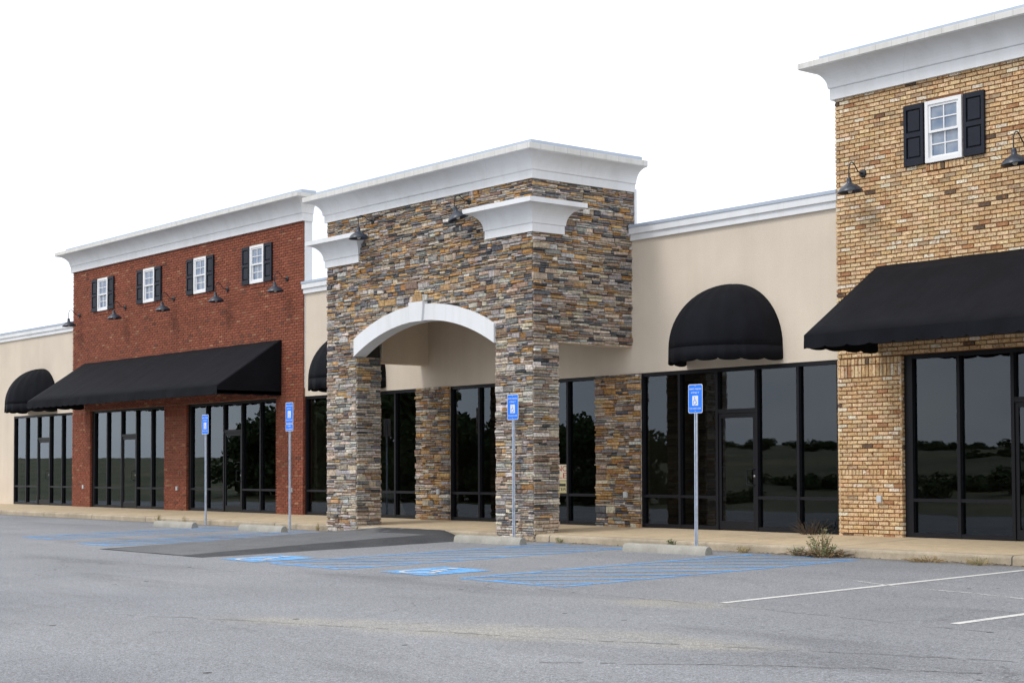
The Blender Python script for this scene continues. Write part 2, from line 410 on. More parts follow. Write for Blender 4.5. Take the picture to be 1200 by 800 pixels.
def build_ramp():
    """asphalt wedge laid from the lot up to the sidewalk between the stone columns"""
    nx, ny = 24, 30
    x0, x1, y0, y1 = -26.75, -22.80, 12.35, 18.16
    rnd = random.Random(11)
    jit = [rnd.uniform(-.035, .035) for _ in range(ny + 1)]
    us = [0, .03, .06, .09] + [.12 + .68 * i / (nx - 8) for i in range(nx - 7)] + [.85, .9, .95, 1.0]
    vs = []; mats = []
    for j in range(ny + 1):
        t = j / ny; y = y0 + (y1 - y0) * t
        hh = .006 + .112 * (t ** .8)
        # the sides draw in toward the sidewalk
        xa = x0 - .1 * t; xb = x1 - .02 - 1.12 * max(0, (t - .86) / .14) ** 1.6 + jit[j] * .6
        for u in us:
            x = xa + (xb - xa) * u
            e = min(u / .12, (1 - u) / .17, 1.0); e = e * e * (3 - 2 * e)
            z = lot(y) + .004 + hh * max(e, 0) + rnd.uniform(-.002, .002)
            if u in (0, 1.0): z = lot(y) - .01
            vs.append((x, y, z))
    n = len(us); mb = MB()
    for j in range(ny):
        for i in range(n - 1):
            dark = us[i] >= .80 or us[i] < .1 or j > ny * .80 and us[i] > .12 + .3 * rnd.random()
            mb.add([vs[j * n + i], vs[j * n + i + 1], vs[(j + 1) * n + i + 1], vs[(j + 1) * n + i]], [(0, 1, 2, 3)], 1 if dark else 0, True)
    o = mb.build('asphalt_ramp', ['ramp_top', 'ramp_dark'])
    bm = bmesh.new(); bm.from_mesh(o.data); bmesh.ops.remove_doubles(bm, verts=bm.verts[:], dist=.0005); bm.to_mesh(o.data); bm.free()
    struct(o)
build_ramp()

# ------------------------------------------------------------------ painted markings
def strip(mb, pts, w, dz, mi=0):
    P = [Vector(p) for p in pts]
    for a, b in zip(P, P[1:]):
        d = (b - a).normalized(); n = Vector((-d.y, d.x)) * (w / 2)
        q = [a - n, b - n, b + n, a + n]
        mb.add([(p.x, p.y, lot(p.y) + dz) for p in q], [(0, 1, 2, 3)], mi)
ISA_STROKES = [  # unit pictogram of a person in a wheelchair, x right, y up, 0..1
    ([(.40, .76), (.42, .50), (.64, .50), (.76, .22), (.86, .26)], .085),
    ([(.42, .64), (.62, .64)], .07)]
ISA_ARC = [(.42 + .27 * math.cos(R_(a)), .33 + .27 * math.sin(R_(a))) for a in range(118, 350, 12)]
def isa(mb, put, mi=0, step=.0006):
    k = 0
    def ribbon(pts, w):
        nonlocal k
        P = [Vector(p) for p in pts]; L, Rr = [], []
        for i, p in enumerate(P):
            d = (P[min(i + 1, len(P) - 1)] - P[max(i - 1, 0)]).normalized(); n = Vector((-d.y, d.x)) * (w / 2)
            L.append(p + n); Rr.append(p - n)
        for i in range(len(P) - 1):
            mb.add([put(q.x, q.y, k * step) for q in (Rr[i], Rr[i + 1], L[i + 1], L[i])], [(0, 1, 2, 3)], mi)
        k += 1
    for pts, w in ISA_STROKES: ribbon(pts, w)
    ribbon(ISA_ARC, .075)
    mb.add([put(.39 + .075 * math.cos(a), .88 + .075 * math.sin(a), k * step) for a in [2 * math.pi * i / 14 for i in range(14)]], [tuple(range(14))], mi)
def hatch_aisle(xa, xb, y0, y1, label, frm=None):
    mb = MB(); w = .095
    strip(mb, [(xa, y0), (xa, y1)], w, .004); strip(mb, [(xb, y0), (xb, y1)], w, .004)
    strip(mb, [(xa + .05, y0), (xb - .05, y0)], w, .004)
    W = xb - xa - .1; s = y0 + .55 - W
    while s < y1:
        a, b = 0.0, W
        if s + a < y0 + .06: a = y0 + .06 - s
        if s + b > y1: b = y1 - s
        if b - a > .15: strip(mb, [(xa + .05 + a, s + a), (xa + .05 + b, s + b)], w, .005)
        s += .80
    return tag(mb.build('hatch_marking', 'blue_paint'), label, 'road marking', 'blue hatched access aisles')
hatch_aisle(-16.34, -14.39, 12.42, 17.82, 'blue hatched access aisle on the asphalt nearest the tan brick shop')
hatch_aisle(-20.86, -18.95, 12.36, 17.85, 'blue hatched access aisle in front of the stone tower, right of the dark ramp')
hatch_aisle(-28.75, -27.35, 12.9, 17.85, 'faded blue hatched aisle between the dark ramp and the wheel stop beside it')
hatch_aisle(-32.1, -30.55, 13.2, 17.85, 'faded blue hatched aisle between the two farthest wheel stops')
def wheelchair(xa, y0, label):
    r = thing('wheelchair_marking', label, 'road marking', (xa, y0, lot(y0)), 0, 'wheelchair symbols painted on the lot')
    s = 1.08; mb = MB()
    f = lambda x, y, z: (x, y, .0209 * y + z)
    mb.add([f(0, 0, .005), f(s, 0, .005), f(s, s, .005), f(0, s, .005)], [(0, 1, 2, 3)])
    mb.build('blue_square', 'blue_square', r)
    mb = MB(); isa(mb, lambda x, y, z: f(.06 + x * .96, .03 + y * 1.0, .009 + z)); mb.build('white_symbol', 'white_paint', r)
wheelchair(-18.10, 12.40, 'blue square with white wheelchair symbol, the nearer one, right of the ramp')
wheelchair(-22.32, 12.32, 'blue square with white wheelchair symbol beside the dark asphalt ramp')
def line(pts, w, label, m='white_paint'):
    mb = MB(); strip(mb, pts, w, .004); tag(mb.build('stall_line', m), label, 'road marking')
def crack(pts, w, seed):
    rnd = random.Random(seed); P = [Vector(p) for p in pts]; q = []
    for a, b in zip(P, P[1:]):
        n = max(2, int((b - a).length / .12))
        for i in range(n): q.append(a.lerp(b, i / n) + Vector((rnd.gauss(0, .02), rnd.gauss(0, .02))))
    mb = MB()
    for a, b in zip(q, q[1:]):
        if rnd.random() < .84: strip(mb, [tuple(a), tuple(b)], w * rnd.uniform(.5, 1.3), .003 + rnd.random() * .0006)
    struct(mb.build('asphalt_crack', 'crack'))
M['crack'] = plain('crack_fill', (.085, .084, .082), .95)
crack([(-15.6, 7.35), (-13.92, 7.99), (-10.97, 8.9), (-8.75, 9.71), (-6.8, 10.4)], .011, 1)
crack([(-9.6, 7.9), (-8.6, 8.6), (-7.58, 9.31), (-6.6, 9.7)], .014, 2)
crack([(-16.6, 12.15), (-14.0, 12.02), (-11.2, 12.0), (-8.0, 11.75)], .010, 3)
crack([(-24, 11.0), (-20, 11.15), (-16.6, 12.15)], .010, 4)
line([(-11.6, 12.2), (-11.6, 17.85)], .10, 'long white stall line reaching the kerb at the right')
line([(-8.72, 12.1), (-8.72, 17.85)], .10, 'short visible white stall line at the right edge, nearest the viewer')
line([(-12.28, 15.12), (-11.35, 14.75), (-10.3, 14.62), (-9.3, 14.35)], .05, 'thin faded white scrape crossing the long white stall line', 'white_faded')

# ------------------------------------------------------------------ masonry generators
def face_put(origin, u, n):
    o, u, n = Vector(origin), Vector(u), Vector(n)
    return lambda a, z, d: o + u * a + n * d + Vector((0, 0, z))
STONE_COLS = [(.37, .345, .325), (.52, .44, .35), (.42, .335, .255), (.46, .295, .145), (.37, .20, .075), (.165, .16, .165), (.085, .085, .092), (.27, .185, .135), (.56, .51, .455), (.25, .23, .215)]
W_PALE = [24, 26, 20, 4, 1, 8, 2, 13, 15, 9]
W_MIX = [12, 12, 16, 15, 8, 11, 8, 17, 5, 9]
W_GOLD = [7, 10, 17, 22, 13, 7, 5, 18, 4, 7]
def stone_col(rnd, w):
    c = rnd.choices(STONE_COLS, w)[0]; k = rnd.uniform(.72, 1.22)
    return tuple(min(.8, x * k * rnd.uniform(.95, 1.05)) for x in c)
def one_stone(mb, put, a0, a1, z0, z1, d, rnd):
    j = lambda s: rnd.uniform(-s, s)
    w, h = a1 - a0, z1 - z0
    b = min(.012, w * .16, h * .22)
    base = [(a0, z0), (a1, z0), (a1, z1), (a0, z1)]
    mid = [(x + j(.006), z + j(min(.008, h * .13))) for x, z in base]
    sx = [1, -1, -1, 1]; sz = [1, 1, -1, -1]
    top = [(x + sx[i] * b * rnd.uniform(.5, 1.4), z + sz[i] * b * rnd.uniform(.5, 1.4), d + j(.007)) for i, (x, z) in enumerate(mid)]
    vs = [put(x, z, -.01) for x, z in base] + [put(x, z, d - b * .9) for x, z in mid] + [put(*t) for t in top]
    fs = []
    for r in (0, 4):
        for i in range(4): fs.append((r + i, r + (i + 1) % 4, r + 4 + (i + 1) % 4, r + 4 + i))
    fs.append((8, 9, 10, 11)); mb.add(vs, fs, 0)
def stonework(mb, put, z0, z1, spans, weights, seed, dmin=.012, dmax=.046, ext=.018, breaks=()):
    rnd = random.Random(seed); z = z0
    while z < z1 - .02:
        h = min(rnd.uniform(.08, .135), z1 - z)
        if z1 - z - h < .04: h = z1 - z
        for bk in breaks:
            if z < bk - .01 and z + h > bk - .045: h = bk - z
        for s0, s1 in spans(z, z + h):
            a = s0
            while a < s1 - .01:
                L = rnd.uniform(.26, .62)
                if s1 - a - L < .14: L = s1 - a
                k = rnd.choices([1, 2, 3], [7, 51, 42])[0]
                cuts = sorted(rnd.uniform(.25, .75) for _ in range(k - 1))
                if k == 3: cuts = [rnd.uniform(.26, .38), rnd.uniform(.6, .74)]
                zs = [z] + [z + h * c for c in cuts] + [z + h]
                for q0, q1 in zip(zs, zs[1:]):
                    b = a
                    while b < a + L - .005:
                        l = rnd.uniform(.09, .34) * (.9 if q1 - q0 < .05 else 1) + .03
                        if a + L - b - l < .07: l = a + L - b
                        e0 = -rnd.uniform(-.004, ext) if abs(b - s0) < .002 else .002
                        e1 = rnd.uniform(-.004, ext) if abs(b + l - s1) < .002 else -.002
                        mb.cur = stone_col(rnd, weights(z, b + l / 2) if callable(weights) else weights)
                        one_stone(mb, put, b + e0 + .001, b + l + e1 - .001, q0 + .004, q1 - .004, rnd.uniform(dmin, dmax), rnd)
                        b += l
                a += L
        z += h
    mb.cur = (1, 1, 1)

BRICK_H, BRICK_L, JOINT = .0655, .200, .0125
def tan_col(rnd):
    r = rnd.random()
    if r < .012: c = (.12, .085, .06)
    elif r < .10: c = (.74, .64, .49)
    elif r < .17: c = (.44, .32, .20)
    elif r < .205: c = (.42, .22, .11)
    elif r < .66: c = (.68, .495, .295)
    else: c = (.60, .405, .215)
    k = rnd.uniform(.86, 1.12); return tuple(x * k * rnd.uniform(.97, 1.03) for x in c)
def red_col(rnd):
    r = rnd.random()
    if r < .018: c = (.14, .055, .038)
    elif r < .05: c = (.33, .15, .09)
    elif r < .5: c = (.272, .084, .050)
    else: c = (.24, .073, .044)
    k = rnd.uniform(.84, 1.16); return tuple(x * k for x in c)
def one_brick(mb, put, a0, a1, z0, z1, rnd, d=.03):
    j = lambda: rnd.uniform(-.0018, .0018); t = d + rnd.uniform(-.003, .003); b = .003
    base = [(a0, z0), (a1, z0), (a1, z1), (a0, z1)]; sx = [1, -1, -1, 1]; sz = [1, 1, -1, -1]
    vs = [put(x, z, 0) for x, z in base] + [put(x + j() + sx[i] * b, z + j() + sz[i] * b, t) for i, (x, z) in enumerate(base)]
    mb.add(vs, [(i, (i + 1) % 4, 4 + (i + 1) % 4, 4 + i) for i in range(4)] + [(4, 5, 6, 7)], 0)
def cut(spans, holes):
    for h0, h1 in holes:
        o = []
        for a, b in spans:
            if h1 <= a or h0 >= b: o.append((a, b)); continue
            if h0 > a: o.append((a, h0))
            if h1 < b: o.append((h1, b))
        spans = o
    return spans
def brickwork(mb, put, u0, u1, z0, z1, colf, rnd, holes=(), start=0):
    z, k = z0, start
    while z < z1 - .02:
        zt = min(z + BRICK_H - JOINT, z1)
        sp = cut([(u0, u1)], [(h[0], h[1]) for h in holes if h[2] < zt and h[3] > z])
        off = (k % 2) * BRICK_L / 2
        for s0, s1 in sp:
            a = math.floor((s0 - off) / BRICK_L) * BRICK_L + off
            while a < s1:
                b0, b1 = max(a, s0) + JOINT / 2, min(a + BRICK_L, s1) - JOINT / 2
                if abs(b0 - JOINT / 2 - s0) < 1e-6: b0 = s0
                if abs(b1 + JOINT / 2 - s1) < 1e-6: b1 = s1
                if b1 - b0 > .015:
                    mb.cur = colf(rnd); zj = rnd.uniform(-.002, .002); one_brick(mb, put, b0, b1, z + zj, zt + zj, rnd)
                a += BRICK_L
        z += BRICK_H; k += 1
    mb.cur = (1, 1, 1); return k
def soldiers(mb, put, u0, u1, z0, z1, colf, rnd, d=.03):
    n = max(1, round((u1 - u0) / .068)); w = (u1 - u0) / n
    for i in range(n):
        mb.cur = colf(rnd)
        one_brick(mb, put, u0 + i * w + (0 if i == 0 else .005), u0 + (i + 1) * w - (0 if i == n - 1 else .005), z0, z1 - .009, rnd, d)
    mb.cur = (1, 1, 1)

# ------------------------------------------------------------------ storefront glazing
def bay(root, x0, x1, zb=None, door=True, handle_side=1, jamb=.05, wide_left=0.0):
    """dark aluminium storefront: frame, one pane per light, a glass door in the middle"""
    zb = walkz(YS) + .004 if zb is None else zb
    y0, y1, yg = YS + .012, YS + .125, YS + .072
    w = x1 - x0; s = (w) / 4.6
    mu = [x0 + m * s for m in (.97, 1.89, 2.81, 3.73)]
    ed = [x0] + mu + [x1]
    fr = MB()
    fr.box(x0, x0 + jamb + wide_left, y0, y1, zb, HEAD); fr.box(x1 - jamb, x1, y0, y1, zb, HEAD)
    fr.box(x0 + jamb + wide_left, x1 - jamb, y0 + .002, y1, HEAD - .065, HEAD)
    for m in mu: fr.box(m - .028, m + .028, y0 - .003, y1, zb, HEAD - .066)
    lights = []
    for i in range(5):
        a = ed[i] + (jamb + wide_left if i == 0 else .028); b = ed[i + 1] - (jamb if i == 4 else .028)
        if door and i == 2:
            fr.box(a, b, y0 + .002, y1, 2.20, 2.275); lights.append((a, b, 2.276, HEAD - .066, i)); da, db = a, b
        else:
            fr.box(a, b, y0 + .003, y1 - .01, zb, zb + .07); fr.box(a, b, y0 + .003, y1 - .01, .735, .785)
            lights.append((a, b, zb + .071, .734, i)); lights.append((a, b, .786, HEAD - .066, i))
    fr.build('storefront_frame', 'frame', root)
    for a, b, q0, q1, i in lights:
        p = MB(); p.box(a, b, yg, yg + .006, q0, q1)
        p.build('glass_pane', 'glass', root)
    if door:
        d = MB(); yd0, yd1 = y0 + .014, y0 + .06; st = .062
        d.bevbox(da + .004, da + st, yd0, yd1, zb + .012, 2.194, .004); d.bevbox(db - st, db - .004, yd0, yd1, zb + .012, 2.194, .004)
        d.box(da + st, db - st, yd0 + .001, yd1, zb + .012, zb + .16); d.box(da + st, db - st, yd0 + .001, yd1, 2.12, 2.193)
        dr = d.build('door', 'frame', root)
        p = MB(); p.box(da + st, db - st, yd0 + .02, yd0 + .026, zb + .161, 2.119); p.build('door_glass', 'glass', dr)
        h = MB(); hx = db - st * .5 if handle_side > 0 else da + st * .5; k = -1 if handle_side > 0 else 1
        h.tube([(hx, yd0, 1.24), (hx, yd0 - .05, 1.24), (hx + k * .12, yd0 - .055, 1.235), (hx + k * .13, yd0 - .055, 1.21), (hx + k * .13, yd0 - .055, 1.0), (hx + k * .12, yd0 - .055, .975), (hx, yd0 - .05, .97), (hx, yd0, .97)], .011, 8)
        h.build('door_handle', 'frame', dr)
        l = MB(); l.lathe([(0, 0), (.024, 0), (.024, .012), (.0, .014)], 14, Matrix.Translation((hx, yd0 - .001, 1.12)) @ Matrix.Rotation(R_(90), 4, 'X')); l.build('door_lock', 'handle', dr)
def shell(root, x0, x1, top):
    """walls, roof and dark interior behind the shopfront"""
    s = MB(); yb = 34
    s.box(x0, x0 + .12, YS + .24, yb, 0, top); s.box(x1 - .12, x1, YS + .24, yb, 0, top); s.box(x0 + .12, x1 - .12, yb - .2, yb, 0, top)
    s.box(x0 + .121, x1 - .121, YS + .24, yb - .201, top - .25, top - .02)
    s.build('back_walls', 'block', root)
    s = MB(); s.box(x0 + .13, x1 - .13, YS + .128, YS + 7, .05, walkz(YS)); s.box(x0 + .13, x1 - .13, YS + 7, YS + 7.1, walkz(YS), 3.3); s.box(x0 + .13, x1 - .13, YS + .25, YS + 7.1, 3.3, 3.35)
    s.build('interior', 'inner_wall', root)
def outlet(root, x, y, z):
    b = MB(); b.bevbox(x - .045, x + .045, y - .035, y + .02, z - .055, z + .055, .006); b.build('outlet_box', 'outlet', root)

# ------------------------------------------------------------------ brick shops
UW = dict()   # shared window meshes
def upper_window(root, cx, y, z0, z1, w=.66):
    """white double-hung window: frame > panes, muntins; shutters and sill are parts of the shop"""
    x0, x1 = -w / 2, w / 2; h = z1 - z0; f = MB(); t = .058
    f.bevbox(x0, x0 + t, -.045, .05, 0, h, .004); f.bevbox(x1 - t, x1, -.045, .05, 0, h, .004)
    f.box(x0 + t, x1 - t, -.043, .05, 0, t * 1.15); f.box(x0 + t, x1 - t, -.043, .05, h - t, h)
    win = f.build('window', 'window_white', root, (cx, y, z0))
    a, b = x0 + t, x1 - t; mid = h * .50
    for q0, q1, yy in ((mid - .018, h - t, -.015), (t * 1.15, mid + .016, .012)):
        s = MB(); r = .036
        s.box(a, a + r, yy - .012, yy + .015, q0, q1); s.box(b - r, b, yy - .012, yy + .015, q0, q1)
        s.box(a + r, b - r, yy - .011, yy + .015, q0, q0 + r); s.box(a + r, b - r, yy - .011, yy + .015, q1 - r, q1)
        cxm, czm = (a + b) / 2, (q0 + q1) / 2
        s.box(cxm - .009, cxm + .009, yy - .006, yy + .008, q0 + r, q1 - r); s.box(a + r, cxm - .009, yy - .006, yy + .008, czm - .009, czm + .009); s.box(cxm + .009, b - r, yy - .006, yy + .008, czm - .009, czm + .009)
        s.build('sash', 'window_white', win)
        p = MB(); p.box(a + r, b - r, yy + .009, yy + .013, q0 + r, q1 - r); p.build('pane', 'upper_glass', win)
    for sx in (-1, 1):
        s = MB(); sw, g_ = .365, .03
        s0 = sx * (w / 2 + g_ + sw / 2) - sw / 2; s1 = s0 + sw; st = .052
        s.bevbox(s0, s0 + st, -.045, .0, 0, h, .004); s.bevbox(s1 - st, s1, -.045, .0, 0, h, .004)
        for q0, q1 in ((0, .11), (h * .5 - .035, h * .5 + .035), (h - .075, h)): s.box(s0 + st, s1 - st, -.043, .0, q0, q1)
        for q0, q1 in ((.11, h * .5 - .035), (h * .5 + .035, h - .075)):
            s.box(s0 + st, s1 - st, -.012, 0, q0, q1)
            s.bevbox(s0 + st + .022, s1 - st - .022, -.034, -.011, q0 + .022, q1 - .022, .010)
        s.build('shutter', 'shutter', root, (cx, y - .004, z0))
def brick_shop(name, label, x0, brick, mortar, colf, seed, nwin=4):
    x1 = x0 + 12.99; rnd = random.Random(seed)
    root = thing(name, label, 'shop building', ((x0 + x1) / 2, YB, walkz(YB)))
    root_loc = root.location.copy()
    piers = [(x0, x0 + 1.25), (x0 + 5.92, x0 + 7.18), (x0 + 11.76, x1)]
    wins = [x0 + 2.105 + 2.925 * i for i in range(4)]; wz0, wz1 = 5.875, 6.815
    ptop = 7.20
    put = face_put((0, YB + .03, 0), (1, 0, 0), (0, -1, 0))
    mb = MB()
    holes = [(c - .34, c + .34, wz0 - .12, wz1 + .005) for c in wins]
    nc = brickwork(mb, put, x0, x1, HEAD + .012, ptop, colf, rnd, holes)
    for c in wins: soldiers(mb, put, c - .34, c + .34, wz0 - .115, wz0 - .01, colf, rnd, .042)
    mb.build('brick_wall', brick, root, colour=True)
    bk = MB()
    zs = sorted({HEAD + .003, wz0 - .12, wz1 + .005, 7.42})
    bk.box(x0 + .012, x1 - .012, YB + .022, YB + .24, HEAD + .003, wz0 - .12)
    bk.box(x0 + .012, x1 - .012, YB + .022, YB + .24, wz1 + .005, 7.5)
    xs = [x0 + .012] + [v for c in wins for v in (c - .34, c + .34)] + [x1 - .012]
    for a, b in zip(xs[::2], xs[1::2]): bk.box(a, b, YB + .022, YB + .24, wz0 - .12, wz1 + .005)
    for c in wins: bk.box(c - .34, c + .34, YB + .06, YB + .24, wz0 - .12, wz1 + .005)
    bk.build('mortar_backing', mortar, root)
    for xx in (x0, x1):
        s = 1 if xx == x1 else -1; tr = MB()
        a, b = sorted((xx - s * .011, xx + s * .012)); tr.box(a, b, YB + .045, YB + .25, HEAD + .2, 7.3)
        tr.build('end_trim', 'trim', root)
    for i, (a, b) in enumerate(piers):
        p = MB(); zb = walkz(YB) - .02
        k = brickwork(p, put, a, b, zb, 1.14, colf, rnd)
        soldiers(p, put, a, b, 1.145, 1.235, colf, rnd)
        brickwork(p, put, a, b, 1.24, 2.68, colf, rnd, start=1)
        soldiers(p, put, a, b, 2.685, 2.88, colf, rnd); soldiers(p, put, a, b, 2.885, 2.985, colf, rnd)
        # the return faces beside the glass
        for xx, n_, u_ in ((a, (-1, 0, 0), (0, 1, 0)), (b, (1, 0, 0), (0, 1, 0))):
            pr = face_put((xx - n_[0] * .03, YB, 0), u_, n_)
            brickwork(p, pr, .006, .20, zb, 2.985, colf, rnd)
        pier = p.build('brick_pier', brick, root, colour=True)
        q = MB(); q.box(a + .028, b - .028, YB + .022, YB + .23, zb, HEAD); q.build('pier_core', mortar, pier)
        outlet(root, [a + .82, a + .77, b - .49][i], YB, .77)
    for i, c in enumerate(wins[:nwin]): upper_window(root, c, YB, wz0, wz1)
    # cornice
    c = MB(); yb = YB + .25
    path = [(x0, yb), (x0, YB), (x1, YB), (x1, yb)]
    prof = [(-.02, 7.165), (.055, 7.165), (.055, 7.345), (.075, 7.352), (.075, 7.358)] + cove(.078, 7.36, .385, 7.66) + [(.40, 7.665), (.40, 7.675)]
    prof += [(-.02, 7.675)]
    sweep(c, path, prof); cn = fix_normals(c.build('cornice', 'trim', root))
    f = MB(); sweep(f, path, [(-.02, 7.676), (.415, 7.676), (.415, 7.765), (-.02, 7.80)]); fix_normals(f.build('cornice_fascia', 'trim_top', cn))
    k = MB(); sweep(k, [(x0 - .02, yb), (x0 - .02, YB + .0), (x1 + .02, YB + .0), (x1 + .02, yb)], [(-.05, 7.77), (.16, 7.795), (.16, 7.885), (-.05, 7.905)]); fix_normals(k.build('coping', 'coping', cn))
    bay(root, piers[0][1], piers[1][0], wide_left=.10); bay(root, piers[1][1], piers[2][0], wide_left=.08)
    shell(root, x0, x1, 5.6)
    for ch in list(root.children): ch.location = ch.location - root_loc if ch.location.length > 0 else -root_loc
    return root
def reloc(root):
    for ch in root.children: ch.location = ch.location - root.location
def brick_shop_done(*a, **k):
    return brick_shop(*a, **k)
brick_shop('brick_shop', 'red brick shop with white cornice, four small shuttered windows and a long black awning', RED0, 'red_brick', 'red_mortar', red_col, 21)
brick_shop('brick_shop', 'tan mottled brick shop with white cornice at the right edge of the row', TAN0, 'tan_brick', 'tan_mortar', tan_col, 22)

# ------------------------------------------------------------------ stucco shops between
def stucco_shop(label, x0, x1, bx0, bx1, door=True, extra_bay=None):
    root = thing('stucco_shop', label, 'shop building', ((x0 + x1) / 2, YS, walkz(YS)))
    w = MB(); w.box(x0, x1, YS, YS + .22, HEAD + .002, 5.7)
    if bx0 - x0 > .02: w.box(x0, bx0, YS, YS + .22, 0, HEAD + .002, skip='t')
    solid = [(bx1, x1)] if not extra_bay else [(bx1, extra_bay[0]), (extra_bay[1], x1)]
    for a_, b_ in solid:
        if b_ - a_ > .02: w.box(a_, b_, YS, YS + .22, 0, HEAD + .002, skip='t')
    w.build('stucco_wall', 'stucco', root)
    c = MB()
    sweep(c, [(x0 - .03, YS), (x1 + .03, YS)], [(-.02, 5.428), (.05, 5.428), (.05, 5.535), (.085, 5.545), (.085, 5.66), (-.02, 5.66)]); cn = fix_normals(c.build('parapet_band', 'trim', root))
    k = MB(); sweep(k, [(x0 - .035, YS), (x1 + .035, YS)], [(-.25, 5.661), (.10, 5.661), (.10, 5.715), (-.05, 5.735), (-.25, 5.735)]); fix_normals(k.build('coping', 'coping', cn))
    bay(root, bx0, bx1, door=door)
    if extra_bay: bay(root, *extra_bay, door=True)
    shell(root, x0 + .02, x1 - .02, 5.5)
    return root
s_right = stucco_shop('beige stucco shop front between the stone tower and the tan brick shop', -21.74, TAN0 - .002, -21.50, -16.92)
s_mid = stucco_shop('beige stucco shop front running behind the stone entrance tower', RED1 + .002, -21.742, -33.016, -28.46, extra_bay=(-27.29, -22.69))
s_left = stucco_shop('beige stucco shop front at the far left beyond the red brick shop', -55.2, RED0 - .002, -50.6, -46.04)
# stone pilasters beside the glazing and stucco fill
for (a, b, sd, ox) in ((-28.46, -27.29, 61, -27.63), (-22.69, -21.502, 62, -21.86)):
    mb = MB(); put = face_put((0, YS - .012, 0), (1, 0, 0), (0, -1, 0))
    stonework(mb, put, walkz(YS) - .02, HEAD, lambda p, q: [(a, b)], W_GOLD, sd, .02, .06)
    o = mb.build('stone_pilaster', 'stone', s_mid, colour=True)
    c = MB(); c.box(a + .006, b - .006, YS - .012, YS + .22, walkz(YS) - .05, HEAD + .001); c.build('pilaster_core', 'stone_joint', o)
    outlet(s_mid, ox, YS - .05, .78)
for r in (s_right, s_mid, s_left): reloc(r)

